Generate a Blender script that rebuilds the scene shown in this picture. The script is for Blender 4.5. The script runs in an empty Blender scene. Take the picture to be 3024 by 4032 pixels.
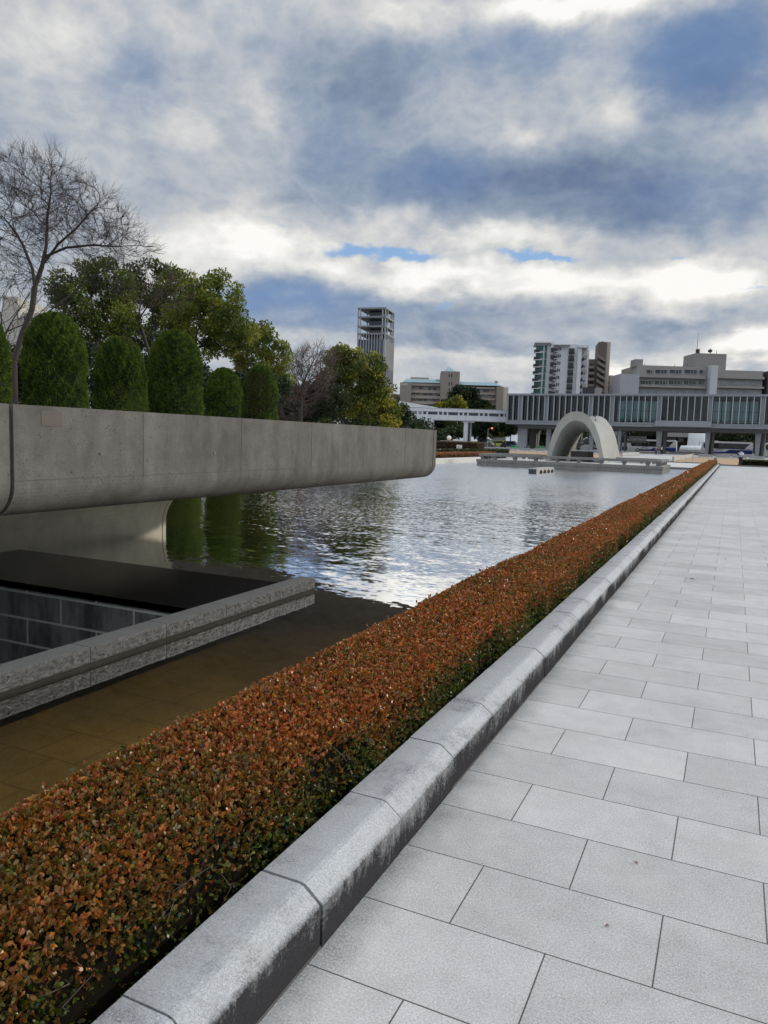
import bpy, math, random
import numpy as np
from mathutils import Vector, Matrix
random.seed(7); RNG=np.random.default_rng(7)
scene=bpy.context.scene; COL=scene.collection
# ------------------------------------------------------------------ camera model (metres; +Y runs along the pond, z=0 is the paving)
FPX,YAW,PITCH,ROLL,EYE=2950.0,0.4331569,0.09866187,0.03067915,1.69
def cam_axes():
    f=np.array([-math.sin(YAW)*math.cos(PITCH),math.cos(YAW)*math.cos(PITCH),-math.sin(PITCH)])
    r=np.array([math.cos(YAW),math.sin(YAW),0.0]); u=np.cross(r,f)
    c,s=math.cos(ROLL),math.sin(ROLL)
    return c*r+s*u,-s*r+c*u,f
CR,CU,CF=cam_axes()
def ray(x,y): return CF+CR*((x-1512)/FPX)-CU*((y-2016)/FPX)
def atY(x,y,Y):            # world point seen at photo coordinate (x,y) on the plane at distance Y
    r=ray(x,y); return Vector((r*(Y/r[1])+np.array([0,0,EYE])).tolist())
def atX(x,y,X):
    r=ray(x,y); return Vector((r*(X/r[0])+np.array([0,0,EYE])).tolist())
def onZ(x,y,z=0.0):
    r=ray(x,y); return Vector((r*((z-EYE)/r[2])+np.array([0,0,EYE])).tolist())
# ------------------------------------------------------------------ helpers
def lin(c):
    return tuple((v/12.92 if v<=0.04045 else ((v+0.055)/1.055)**2.4) for v in c)
def tag(o,label=None,cat=None,group=None,kind=None):
    if label: o['label']=label
    if cat: o['category']=cat
    if group: o['group']=group
    if kind: o['kind']=kind
    return o
def empty(name,loc=(0,0,0),rz=0,label=None,cat=None,group=None):
    o=bpy.data.objects.new(name,None); COL.objects.link(o); o.location=loc; o.rotation_euler=(0,0,rz)
    o.empty_display_size=.1
    return tag(o,label,cat,group)
class MB:
    def __init__(s): s.v=[]; s.f=[]; s.m=[]
    def add(s,vs,fs,mi=0):
        b=len(s.v); s.v+= [tuple(p) for p in vs]; s.f+=[tuple(b+i for i in f) for f in fs]; s.m+=[mi]*len(fs); return s
    def box(s,x0,x1,y0,y1,z0,z1,mi=0):
        vs=[(x0,y0,z0),(x1,y0,z0),(x1,y1,z0),(x0,y1,z0),(x0,y0,z1),(x1,y0,z1),(x1,y1,z1),(x0,y1,z1)]
        return s.add(vs,[(0,3,2,1),(4,5,6,7),(0,1,5,4),(1,2,6,5),(2,3,7,6),(3,0,4,7)],mi)
    def hexa(s,b,t,mi=0):   # 4 bottom, 4 top points
        return s.add(list(b)+list(t),[(0,3,2,1),(4,5,6,7),(0,1,5,4),(1,2,6,5),(2,3,7,6),(3,0,4,7)],mi)
    def prism(s,poly,axis,a,b,mi=0):   # closed polygon extruded along axis
        n=len(poly)
        def P(p,t):
            return (p[0],t,p[1]) if axis=='y' else ((t,p[0],p[1]) if axis=='x' else (p[0],p[1],t))
        vs=[P(p,a) for p in poly]+[P(p,b) for p in poly]
        fs=[tuple(range(n)),tuple(reversed(range(n,2*n)))]+[(i,(i+1)%n,n+(i+1)%n,n+i)[::-1] for i in range(n)]
        return s.add(vs,fs,mi)
    def tube(s,p0,p1,r0,r1=None,n=6,mi=0,cap=True):
        r1=r0 if r1 is None else r1
        p0=Vector(p0);p1=Vector(p1);d=(p1-p0)
        if d.length<1e-6: return s
        d.normalize(); a=d.orthogonal().normalized(); b=d.cross(a)
        vs=[];
        for p,r in ((p0,r0),(p1,r1)):
            for i in range(n):
                t=2*math.pi*i/n; vs.append(p+a*(math.cos(t)*r)+b*(math.sin(t)*r))
        fs=[(i,(i+1)%n,n+(i+1)%n,n+i) for i in range(n)]
        if cap: fs+=[tuple(reversed(range(n))),tuple(range(n,2*n))]
        return s.add(vs,fs,mi)
    def lathe(s,c,prof,n=24,mi=0):
        vs=[];c=Vector(c)
        for r,z in prof:
            for i in range(n):
                t=2*math.pi*i/n; vs.append((c.x+math.cos(t)*r,c.y+math.sin(t)*r,c.z+z))
        fs=[]
        for k in range(len(prof)-1):
            for i in range(n): fs.append((k*n+i,k*n+(i+1)%n,(k+1)*n+(i+1)%n,(k+1)*n+i))
        fs+= [tuple(reversed(range(n))),tuple(range((len(prof)-1)*n,len(prof)*n))]
        return s.add(vs,fs,mi)
    def build(s,name,mats,parent=None,smooth=False,bevel=0,loc=None):
        me=bpy.data.meshes.new(name); me.from_pydata(s.v,[],s.f)
        if not isinstance(mats,(list,tuple)): mats=[mats]
        for m in mats: me.materials.append(m)
        if len(mats)>1: me.polygons.foreach_set('material_index',s.m)
        if smooth: me.polygons.foreach_set('use_smooth',[True]*len(me.polygons))
        me.update()
        o=bpy.data.objects.new(name,me); COL.objects.link(o)
        if parent: o.parent=parent
        if loc: o.location=loc
        if bevel:
            b=o.modifiers.new('bevel','BEVEL'); b.width=bevel; b.segments=2; b.limit_method='ANGLE'; b.angle_limit=math.radians(40)
        return o
def copy_tree(o,parent=None):
    c=o.copy(); COL.objects.link(c); c.parent=parent
    for ch in list(o.children): copy_tree(ch,c)
    return c
# ------------------------------------------------------------------ materials
class NT:
    def __init__(s,tree): s.t=tree; s.n=tree.nodes; s.l=tree.links
    def new(s,t,**kw):
        nd=s.n.new(t)
        for k,v in kw.items(): setattr(nd,k,v)
        return nd
    def link(s,a,b): s.l.new(a,b)
    def _in(s,sock,v):
        if v is None: return
        if isinstance(v,bpy.types.NodeSocket): s.l.new(v,sock)
        else: sock.default_value=v
    def math(s,op,a,b=None,c=None,clamp=False):
        nd=s.n.new('ShaderNodeMath'); nd.operation=op; nd.use_clamp=clamp
        s._in(nd.inputs[0],a); s._in(nd.inputs[1],b); s._in(nd.inputs[2],c); return nd.outputs[0]
    def vmath(s,op,a,b=None,out=0):
        nd=s.n.new('ShaderNodeVectorMath'); nd.operation=op
        s._in(nd.inputs[0],a); s._in(nd.inputs[1],b); return nd.outputs[out]
    def scale(s,a,k):
        nd=s.n.new('ShaderNodeVectorMath'); nd.operation='SCALE'; s._in(nd.inputs[0],a); s._in(nd.inputs['Scale'],k); return nd.outputs[0]
    def noise(s,vec,scale,detail=3,rough=.5,dist=0,color=False):
        nd=s.n.new('ShaderNodeTexNoise'); s._in(nd.inputs['Vector'],vec); s._in(nd.inputs['Scale'],scale)
        nd.inputs['Detail'].default_value=detail; nd.inputs['Roughness'].default_value=rough; nd.inputs['Distortion'].default_value=dist
        return nd.outputs['Color' if color else 'Fac']
    def mapping(s,vec,scale=(1,1,1),loc=(0,0,0),rot=(0,0,0)):
        nd=s.n.new('ShaderNodeMapping'); s._in(nd.inputs[0],vec); nd.inputs['Scale'].default_value=scale; nd.inputs['Location'].default_value=loc; nd.inputs['Rotation'].default_value=rot
        return nd.outputs[0]
    def mix(s,fac,a,b,blend='MIX',clamp=False):
        nd=s.n.new('ShaderNodeMix'); nd.data_type='RGBA'; nd.blend_type=blend; nd.clamp_factor=True
        s._in(nd.inputs[0],fac)
        for sock,v in ((nd.inputs[6],a),(nd.inputs[7],b)):
            if isinstance(v,(tuple,list)): v=tuple(v)+((1,) if len(v)==3 else ())
            s._in(sock,v)
        return nd.outputs[2]
    def rng(s,v,a,b,c=0,d=1,smooth=False):
        nd=s.n.new('ShaderNodeMapRange'); nd.clamp=True
        if smooth: nd.interpolation_type='SMOOTHSTEP'
        s._in(nd.inputs[0],v)
        for i,x in enumerate((a,b,c,d)): s._in(nd.inputs[i+1],x)
        return nd.outputs[0]
    def bump(s,h,strength,dist,normal=None):
        nd=s.n.new('ShaderNodeBump'); s._in(nd.inputs['Height'],h); s._in(nd.inputs['Strength'],strength); s._in(nd.inputs['Distance'],dist); s._in(nd.inputs['Normal'],normal)
        return nd.outputs[0]
def newmat(name):
    m=bpy.data.materials.new(name); m.use_nodes=True; t=m.node_tree
    for n in list(t.nodes): t.nodes.remove(n)
    k=NT(t); out=k.new('ShaderNodeOutputMaterial'); b=k.new('ShaderNodeBsdfPrincipled'); k.link(b.outputs[0],out.inputs[0])
    return m,k,b,out
def C4(c): return tuple(c)+(1,)
_mc={}
def mat(name,col,rough=.6,scale=3.0,amp=.15,bump=0.0,bscale=40,metal=0,spec=.5,streak=0.0,streak_col=None):
    if name in _mc: return _mc[name]
    m,k,b,out=newmat(name)
    tc=k.new('ShaderNodeTexCoord').outputs['Object']
    n=k.noise(tc,scale,5,.6); n2=k.noise(tc,scale*9,3,.6)
    v=k.math('ADD',k.math('MULTIPLY',n,.7),k.math('MULTIPLY',n2,.3))
    f=k.rng(v,.3,.7)
    dark=tuple(x*(1-amp) for x in col); lite=tuple(min(1,x*(1+amp)) for x in col)
    c=k.mix(f,dark,lite)
    if streak:
        sv=k.mapping(tc,(5.0,5.0,.35)); sn=k.noise(sv,1.3,5,.65)
        c=k.mix(k.math('MULTIPLY',k.rng(sn,.5,.72),streak),c,streak_col or tuple(x*.45 for x in col))
    k.link(c,b.inputs['Base Color']); b.inputs['Roughness'].default_value=rough; b.inputs['Metallic'].default_value=metal; b.inputs['Specular IOR Level'].default_value=spec
    if bump: k.link(k.bump(k.noise(tc,bscale,4,.6),bump,.01),b.inputs['Normal'])
    _mc[name]=m; return m

def granite(name,col=(.50,.515,.53),tile=None,stain=False,speck=1.0,blot=.08):
    m,k,b,out=newmat(name)
    geo=k.new('ShaderNodeNewGeometry'); pos=geo.outputs['Position']
    sp1=k.noise(pos,420,2,.6); sp2=k.noise(pos,125,4,.85); bl=k.noise(pos,1.7,4,.6); bl2=k.noise(pos,9,4,.6)
    s=k.math('ADD',k.math('MULTIPLY',k.math('SUBTRACT',sp1,.5),1.5*speck),k.math('MULTIPLY',k.math('SUBTRACT',sp2,.5),1.3*speck))
    s=k.math('ADD',s,k.math('MULTIPLY',k.math('SUBTRACT',bl,.5),blot*4)); s=k.math('ADD',s,k.math('MULTIPLY',k.math('SUBTRACT',bl2,.5),blot*2.5))
    if tile:
        br=k.new('ShaderNodeTexBrick'); k.link(k.mapping(pos,(1,1,1),tile[2]),br.inputs['Vector'])
        br.offset=.5; br.offset_frequency=2; br.squash=1; br.squash_frequency=2
        br.inputs['Scale'].default_value=1; br.inputs['Brick Width'].default_value=tile[0]; br.inputs['Row Height'].default_value=tile[1]
        br.inputs['Mortar Size'].default_value=tile[3]; br.inputs['Mortar Smooth'].default_value=.25; br.inputs['Bias'].default_value=0
        br.inputs['Color1'].default_value=(0,0,0,1); br.inputs['Color2'].default_value=(1,1,1,1); br.inputs['Mortar'].default_value=(.5,.5,.5,1)
        rb=k.new('ShaderNodeSeparateColor'); k.link(br.outputs['Color'],rb.inputs[0])
        s=k.math('ADD',s,k.math('MULTIPLY',k.math('SUBTRACT',rb.outputs[0],.5),tile[4]))
    val=k.math('ADD',1.0,s)
    c=k.scale(C4(col)[:3],val)
    warm=k.rng(k.noise(pos,2.3,3,.5),.58,.75)
    c=k.mix(k.math('MULTIPLY',warm,.35),c,tuple(x*y for x,y in zip(col,(1.02,.98,.84))))
    h=k.math('ADD',k.math('MULTIPLY',sp2,.5),k.math('MULTIPLY',sp1,.5))
    if tile:
        c=k.mix(br.outputs['Fac'],c,tile[5])
        # grime near the kerb
        sx=k.new('ShaderNodeSeparateXYZ'); k.link(pos,sx.inputs[0])
        near=k.math('ADD',k.rng(sx.outputs[0],-1.13,-.72,1,0),k.math('MULTIPLY',k.math('SUBTRACT',k.noise(pos,5,5,.7),.5),1.2))
        gm=k.math('MULTIPLY',k.rng(near,.62,1.15),k.rng(k.noise(pos,120,3,.7),.35,.6))
        c=k.mix(k.math('MULTIPLY',gm,.75),c,(.10,.10,.10))
    if stain:
        sx=k.new('ShaderNodeSeparateXYZ'); k.link(pos,sx.inputs[0])
        stv=k.mapping(pos,(9,11,5)); st=k.math('ADD',k.math('MULTIPLY',k.noise(stv,1.6,5,.75),.75),k.math('MULTIPLY',k.noise(pos,170,3,.8),.25)); big=k.noise(k.mapping(pos,(1,1.6,1)),1.0,3,.6)
        # grime on the vertical kerb face: streaks run down it
        face=k.rng(k.math('ADD',sx.outputs[2],k.math('MULTIPLY',k.math('SUBTRACT',k.noise(pos,45,4,.8),.5),.03)),.163,.146)
        tot=k.math('ADD',k.math('ADD',k.math('MULTIPLY',st,.8),k.math('MULTIPLY',big,.9)),k.rng(sx.outputs[2],.15,.0,-.12,.16))
        stm=k.math('MULTIPLY',face,k.rng(k.math('ADD',tot,k.math('MULTIPLY',k.math('SUBTRACT',k.noise(pos,75,3,.85),.5),.55)),.44,.84))
        top=k.math('MULTIPLY',k.rng(k.math('ADD',k.noise(pos,3.1,5,.75),k.math('MULTIPLY',sp2,.35)),.68,.84),k.rng(k.noise(pos,140,3,.8),.42,.58))
        stm=k.math('MAXIMUM',stm,k.math('MULTIPLY',top,.8))
        c=k.mix(k.math('MULTIPLY',stm,.93),c,(.020,.018,.020)); k.link(k.math('MULTIPLY',k.math('SUBTRACT',1,stm),.4),b.inputs['Specular IOR Level'])
        # running drips over the chamfer
    k.link(c,b.inputs['Base Color']); b.inputs['Roughness'].default_value=.62; b.inputs['Specular IOR Level'].default_value=.35
    nrm=k.bump(h,.35,.0015)
    if tile: nrm=k.bump(k.math('SUBTRACT',1,br.outputs['Fac']),.8,.004,nrm)
    k.link(nrm,b.inputs['Normal'])
    return m

def concrete(name,col,pits=1.0,rough=.75,amp=.18,boards=True,warm=None):
    m,k,b,out=newmat(name)
    pos=k.new('ShaderNodeNewGeometry').outputs['Position']
    n1=k.noise(pos,1.1,5,.6); n2=k.noise(pos,7,5,.65); n3=k.noise(pos,90,4,.7)
    sv=k.mapping(pos,(3,3,.5)); n4=k.noise(sv,1.5,5,.65)
    s=k.math('ADD',k.math('ADD',k.math('MULTIPLY',k.math('SUBTRACT',n1,.5),amp*3.2),k.math('MULTIPLY',k.math('SUBTRACT',n2,.5),amp*1.8)),
             k.math('ADD',k.math('MULTIPLY',k.math('SUBTRACT',n3,.5),amp*2.2),k.math('MULTIPLY',k.math('SUBTRACT',n4,.5),amp*2.5)))
    c=k.scale(tuple(col),k.math('ADD',1,s))
    if warm: c=k.mix(k.rng(k.noise(pos,.8,3,.5),.45,.65),c,warm)
    h=n3
    if pits:
        vo=k.new('ShaderNodeTexVoronoi'); vo.inputs['Scale'].default_value=46; k.link(k.vmath('ADD',pos,k.scale(k.noise(pos,30,2,.5,color=True),.03)),vo.inputs['Vector'])
        sc=k.new('ShaderNodeSeparateColor'); k.link(vo.outputs['Color'],sc.inputs[0])
        sel=k.math('GREATER_THAN',k.math('ADD',sc.outputs[0],k.math('MULTIPLY',k.math('SUBTRACT',n1,.5),1.0)),.90)
        pit=k.math('MULTIPLY',sel,k.math('LESS_THAN',vo.outputs['Distance'],k.math('MULTIPLY',sc.outputs[1],.34)))
        vo2=k.new('ShaderNodeTexVoronoi'); vo2.inputs['Scale'].default_value=120; k.link(pos,vo2.inputs['Vector'])
        sc2=k.new('ShaderNodeSeparateColor'); k.link(vo2.outputs['Color'],sc2.inputs[0])
        pit2=k.math('MULTIPLY',k.math('GREATER_THAN',k.math('ADD',sc2.outputs[0],k.math('MULTIPLY',k.math('SUBTRACT',n1,.5),.9)),.8),k.math('LESS_THAN',vo2.outputs['Distance'],.3))
        pt=k.math('MULTIPLY',k.math('MAXIMUM',pit,k.math('MULTIPLY',pit2,.6)),pits)
        c=k.mix(k.math('MULTIPLY',pt,.75),c,tuple(x*.25 for x in col)); h=k.math('SUBTRACT',n3,pt)
    k.link(c,b.inputs['Base Color']); b.inputs['Roughness'].default_value=rough; b.inputs['Specular IOR Level'].default_value=.25
    k.link(k.bump(h,.4,.004),b.inputs['Normal'])
    return m

def leaf_mat(name,rough=.42,spec=.5,trans=.25):
    m,k,b,out=newmat(name)
    at=k.new('ShaderNodeAttribute',attribute_name='Col'); c=at.outputs['Color']
    k.link(c,b.inputs['Base Color']); b.inputs['Roughness'].default_value=rough; b.inputs['Specular IOR Level'].default_value=spec
    if trans:
        tr=k.new('ShaderNodeBsdfTranslucent'); k.link(k.scale(c,1.2),tr.inputs[0])
        mx=k.new('ShaderNodeMixShader'); mx.inputs[0].default_value=trans; k.link(b.outputs[0],mx.inputs[1]); k.link(tr.outputs[0],mx.inputs[2]); k.link(mx.outputs[0],out.inputs[0])
    return m

def glass_mat(name,tint=(.03,.04,.05),refl_rough=.05,ior=1.6):
    m,k,b,out=newmat(name)
    b.inputs['Base Color'].default_value=C4(tint); b.inputs['Roughness'].default_value=refl_rough; b.inputs['IOR'].default_value=ior
    tc=k.new('ShaderNodeTexCoord').outputs['Object']
    k.link(k.bump(k.noise(tc,.8,2,.5),.15,.02),b.inputs['Normal'])
    return m
def clear_glass(name,t=(.55,.62,.62)):
    m,k,b,out=newmat(name); k.n.remove(b)
    tr=k.new('ShaderNodeBsdfTransparent'); tr.inputs[0].default_value=C4(t); gl=k.new('ShaderNodeBsdfGlossy'); gl.inputs['Roughness'].default_value=.03; gl.inputs[0].default_value=(.9,.9,.9,1)
    fr=k.new('ShaderNodeFresnel'); fr.inputs[0].default_value=1.45
    mx=k.new('ShaderNodeMixShader'); k.link(fr.outputs[0],mx.inputs[0]); k.link(tr.outputs[0],mx.inputs[1]); k.link(gl.outputs[0],mx.inputs[2]); k.link(mx.outputs[0],out.inputs[0])
    return m
M_PAVE=granite('paving_granite',(.465,.470,.470),tile=(.675,.403,(.454,-2.364,0),.0028,.20,(.09,.087,.082)),speck=1.6,blot=.12)
M_KERB=granite('kerb_granite',(.40,.415,.435),stain=True,speck=1.45)
M_STONE=granite('pond_stone',(.15,.15,.147),speck=1.1,blot=.12)
M_PLAZA=granite('plaza_granite',(.55,.55,.54),speck=.4,blot=.04)
M_WING=concrete('shaded_weathered_concrete',(.142,.134,.123),1.0,amp=.42)  # weathered brown, darkened further in place of tree shade on the face
M_STEM=concrete('sunlit_pale_concrete',(.60,.57,.46),.3,amp=.2)  # cream concrete, colour raised in place of the sunlight on the stem
M_PODIUM=concrete('podium_concrete',(.20,.205,.20),.2,amp=.2)
M_ARCH=concrete('arch_stone',(.36,.358,.335),.15,amp=.12)
# ------------------------------------------------------------------ SETTING: ground, paving, pond
PX0,PX1,PY0,PY1=-20.4,-2.05,-14.0,66.0     # pond basin
g=MB()
def sheet(mb,x0,x1,y0,y1,z,mi=0): mb.add([(x0,y0,z),(x1,y0,z),(x1,y1,z),(x0,y1,z)],[(0,1,2,3)],mi)
FAR=3000
sheet(g,-FAR,PX0-.05,-FAR,FAR,-.02); sheet(g,PX1+.05,FAR,-FAR,FAR,-.02); sheet(g,PX0-.05,PX1+.05,-FAR,PY0,-.02); sheet(g,PX0-.05,PX1+.05,PY1+.3,FAR,-.02)
tag(g.build('ground',mat('ground_soil',(.16,.14,.11),.9,.4,.25)),kind='structure')
p=MB(); sheet(p,-1.127,40,-6,79.8,0); tag(p.build('pavement',M_PAVE),kind='structure')
p=MB(); sheet(p,-60,-1.6,PY1+.3,86,.004); sheet(p,-60,PX0-1.6,40,PY1+.3,.004)
tag(p.build('plaza_paving',M_PLAZA),kind='structure')
M_SAND=mat('sand',(.40,.27,.16),.95,.25,.12,.3,60)
p=MB(); sheet(p,-6.3,60,86.6,137,.008); sheet(p,-.8,60,80.6,86.6,.008); sheet(p,-70,-15.2,98,137,.008); tag(p.build('sand_field',M_SAND),kind='structure')
p=MB(); sheet(p,-15.0,-6.6,86,176,.012); tag(p.build('approach_path',mat('path_pale',(.46,.46,.47),.8,.5,.08)),kind='structure')
p=MB(); sheet(p,-75,-24,74,98,.010); tag(p.build('brick_path',mat('path_tan',(.36,.25,.20),.9,.6,.12)),kind='structure')
p=MB(); sheet(p,-150,120,141,176,.006); tag(p.build('forecourt',mat('forecourt',(.40,.40,.41),.85,.3,.12)),kind='structure')
p=MB(); sheet(p,-300,300,203,238,.006); tag(p.build('road',mat('asphalt',(.10,.10,.105),.9,.6,.15)),kind='structure')
p=MB()
for i in range(60): sheet(p,-150+i*3.5,-148.4+i*3.5,206.0,206.5,.012)
tag(p.build('road_marking',mat('road_paint',(.75,.75,.73),.7)),kind='structure')
# edge kerb of the plaza
p=MB(); p.box(-1.2,60,79.8,80.2,-.02,.12); p.box(-6.3,-1.2,86.0,86.3,-.02,.1)
tag(p.build('plaza_kerb',M_STONE),kind='structure')

# pond floor and inner walls
WZ=-.15
m,k,b,out=newmat('pond_floor')
pos=k.new('ShaderNodeNewGeometry').outputs['Position']
br=k.new('ShaderNodeTexBrick'); k.link(k.mapping(pos,(1,1,1),(.2,.1,0)),br.inputs['Vector']); br.offset=.5
for a_,v_ in (('Scale',1),('Brick Width',.37),('Row Height',.37),('Mortar Size',.005),('Mortar Smooth',.2)): br.inputs[a_].default_value=v_
v=k.math('ADD',k.math('MULTIPLY',k.noise(pos,70,4,.9),1.3),k.math('MULTIPLY',k.noise(pos,1.4,5,.6),.6))
c=k.mix(k.rng(v,.65,1.25),(.085,.052,.016),(.58,.38,.14))
c=k.mix(k.rng(k.noise(pos,.6,3,.5),.4,.65),c,k.mix(.5,c,(.14,.105,.04)),'MIX')
c=k.mix(k.math('MULTIPLY',br.outputs['Fac'],.7),c,(.03,.02,.008))
k.link(c,b.inputs['Base Color']); b.inputs['Roughness'].default_value=.8
M_FLOOR=m
p=MB(); sheet(p,-4.42,PX1,PY0,7.56,-.36); sheet(p,PX0,PX1,7.56,PY1,-.36)
tag(p.build('pond_floor',M_FLOOR),kind='structure')
p=MB(); p.box(PX1,PX1+.25,PY0,PY1,-.5,-.03); p.box(PX0-.02,PX1+.25,PY1,PY1+.35,-.5,.02)
tag(p.build('pond_edge',M_STONE),kind='structure')
# water
m,k,b,out=newmat('pond_water'); k.n.remove(b)
geo=k.new('ShaderNodeNewGeometry'); pos=geo.outputs['Position']
sx=k.new('ShaderNodeSeparateXYZ'); k.link(pos,sx.inputs[0])
warp=k.vmath('ADD',pos,k.scale(k.noise(pos,.7,2,.5,color=True),.5))
n1=k.noise(k.mapping(warp,(1.0,2.3,1),rot=(0,0,.45)),2.6,3,.55); n2=k.noise(k.mapping(warp,(1.1,2.0,1),rot=(0,0,-.25)),6.5,3,.5); n3=k.noise(pos,22,2,.5)
patch=k.rng(k.noise(pos,.16,3,.5),.35,.65,.55,1.25)
amp=k.math('MULTIPLY',k.rng(sx.outputs[1],6.8,13,.0,1,True),patch)
nb=k.math('MULTIPLY',k.rng(sx.outputs[1],5.5,8.6,.16,.50,True),1)
tot=k.math('ADD',nb,amp)
def slopes(vec,sc,det): return k.vmath('SUBTRACT',k.noise(vec,sc,det,.5,color=True),(.5,.5,.5))
s1=slopes(k.mapping(warp,(1.0,2.2,1),rot=(0,0,.40)),2.0,2); s2=slopes(k.mapping(warp,(1.2,2.4,1),rot=(0,0,.2)),6.0,2); s3=slopes(k.mapping(warp,(.8,1.7,1)),15,2)
a1=k.math('MULTIPLY',tot,k.rng(sx.outputs[1],9,40,.10,.16)); a2=k.math('MULTIPLY',tot,k.rng(sx.outputs[1],9,34,.095,.30)); a3=k.math('MULTIPLY',tot,k.math('ADD',k.rng(sx.outputs[1],9,30,.06,.50),k.rng(sx.outputs[1],32,45,0,1.1)))
sv=k.vmath('ADD',k.vmath('ADD',k.scale(s1,a1),k.scale(s2,a2)),k.scale(s3,a3))
sv=k.vmath('MULTIPLY',sv,(.55,1.0,0.0))
# far ripple normals all tilted to the near side to add bright sky reflection
ss=k.new('ShaderNodeSeparateXYZ'); k.link(sv,ss.inputs[0]); near_tilt=k.rng(sx.outputs[1],12,30,0,1,True)
sy=k.math('ADD',k.math('MULTIPLY',ss.outputs[1],k.math('SUBTRACT',1,near_tilt)),k.math('MULTIPLY',k.math('MULTIPLY',k.math('ABSOLUTE',ss.outputs[1]),-1),near_tilt))
cs=k.new('ShaderNodeCombineXYZ'); k.link(ss.outputs[0],cs.inputs[0]); k.link(sy,cs.inputs[1]); sv=cs.outputs[0]; bn=k.vmath('NORMALIZE',k.vmath('ADD',sv,(0,0,1)))
gl=k.new('ShaderNodeBsdfGlossy'); gl.inputs['Roughness'].default_value=.015; gl.inputs[0].default_value=(1,1,1,1); k.link(bn,gl.inputs['Normal'])
tr=k.new('ShaderNodeBsdfTransparent'); tr.inputs[0].default_value=(.86,.82,.64,1)
fr=k.new('ShaderNodeFresnel'); fr.inputs[0].default_value=1.33; k.link(bn,fr.inputs['Normal'])
mx=k.new('ShaderNodeMixShader'); k.link(k.rng(fr.outputs[0],.05,.23,.12,.96),mx.inputs[0]); k.link(tr.outputs[0],mx.inputs[1]); k.link(gl.outputs[0],mx.inputs[2]); k.link(mx.outputs[0],out.inputs[0])
M_WATER=m
p=MB(); sheet(p,-4.42,PX1,PY0,7.56,WZ); sheet(p,PX0,PX1,7.56,PY1,WZ)
tag(p.build('pond_water',M_WATER),kind='structure')
# sunken pit beside the pond: floor, side
p=MB(); sheet(p,-20,-4.6,PY0,5.9,-2.2); tag(p.build('pit_floor',mat('pit_stone',(.05,.05,.052),.7)),kind='structure')
# kerb of granite blocks with a chamfered nose
p=MB(); prof=[(-1.128,-.01),(-1.128,.147),(-1.136,.156),(-1.196,.202),(-1.212,.206),(-1.362,.207),(-1.368,.20),(-1.368,-.01)]
y=2.045-.648*8
while y<75.4:
    L=.648; dz=random.uniform(-.002,.003); dx=random.uniform(-.003,.003)
    p.prism([(a+dx,c_+(dz if c_>0 else 0)) for a,c_ in prof],'y',y+.0045,y+L-.0045)
    y+=L
tag(p.build('kerb',M_KERB),kind='structure')
p=MB(); p.box(-1.355,-1.205,-3.1,75.3,-.01,.198); p.box(-1.2049,-1.134,-3.1,75.3,-.01,.14); tag(p.build('kerb_mortar',mat('mortar_dark',(.03,.03,.03),.9)),kind='structure')
p=MB(); p.box(-2.0,-1.372,-3.1,77.5,-.05,.03); tag(p.build('hedge_soil',mat('soil_dark',(.03,.022,.014),.95,20,.3)),kind='structure')
p=MB(); p.box(-1.19,-1.129,-3.1,75.4,-.01,.006); tag(p.build('kerb_joint',mat('joint_grey',(.13,.125,.12),.9)),kind='structure')

# ------------------------------------------------------------------ stone-capped wall in the pond
M_ROUGH=None
m,k,b,out=newmat('rough_hewn_stone')
pos=k.new('ShaderNodeNewGeometry').outputs['Position']
v=k.math('ADD',k.math('MULTIPLY',k.noise(pos,130,3,.7),.6),k.math('MULTIPLY',k.noise(pos,14,5,.65),.7))
c=k.mix(k.rng(v,.4,.95),(.035,.034,.032),(.185,.182,.172)); k.link(c,b.inputs['Base Color']); b.inputs['Roughness'].default_value=.8
k.link(k.bump(k.noise(pos,38,5,.7),.9,.016),b.inputs['Normal']); M_ROUGH=m
w=empty('stone_wall',(-4.5,2.6,WZ),0,'low wall of rough hewn grey granite blocks running out into the pond from the left','wall')
def rel(o,root): pass
ys=[-14+.857*i for i in range(0,25)]; ys=[7.654-.862*i for i in range(0,19)]
for i in range(len(ys)-1):
    y1,y0=ys[i],ys[i+1]
    p=MB(); xs=[-4.415,-4.62]
    # hewn outer face as a displaced grid
    ny=36; nz=8; r=random.Random(i)
    grid=[]
    for a in range(nz+1):
        row=[]
        for bb in range(ny+1):
            yy=y0+.004+(y1-y0-.008)*bb/ny; zz=-.118+.124*a/nz
            edge=(a in(0,nz)) or (bb in (0,ny))
            d=0 if edge else r.uniform(-.003,.014)
            row.append((-4.5+.083+d+4.5, yy-2.6, zz-WZ))
        grid.append(row)
    vs=[q for row in grid for q in row]; W=ny+1
    fs=[(a*W+b_,a*W+b_+1,(a+1)*W+b_+1,(a+1)*W+b_) for a in range(nz) for b_ in range(ny)]
    p.add([(q[0]-.0,q[1],q[2]) for q in vs],fs)
    bx=MB()
    p.box(-.12,.082,y0+.004-2.6,y1-.004-2.6,-.118-WZ,.006-WZ,1)
    p.build('coping_stone',[M_ROUGH,M_STONE],w)
p=MB(); p.box(-.115,.075,-16.6,7.654-2.6-.01,-.5-WZ,-.119-WZ); p.box(-.115,.0805,-16.6,7.654-2.6-.004,-.5-WZ,-.137-WZ); p.build('wall_base',mat('wet_stone',(.045,.042,.036),.95,9,.3,spec=.05),w)
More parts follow.
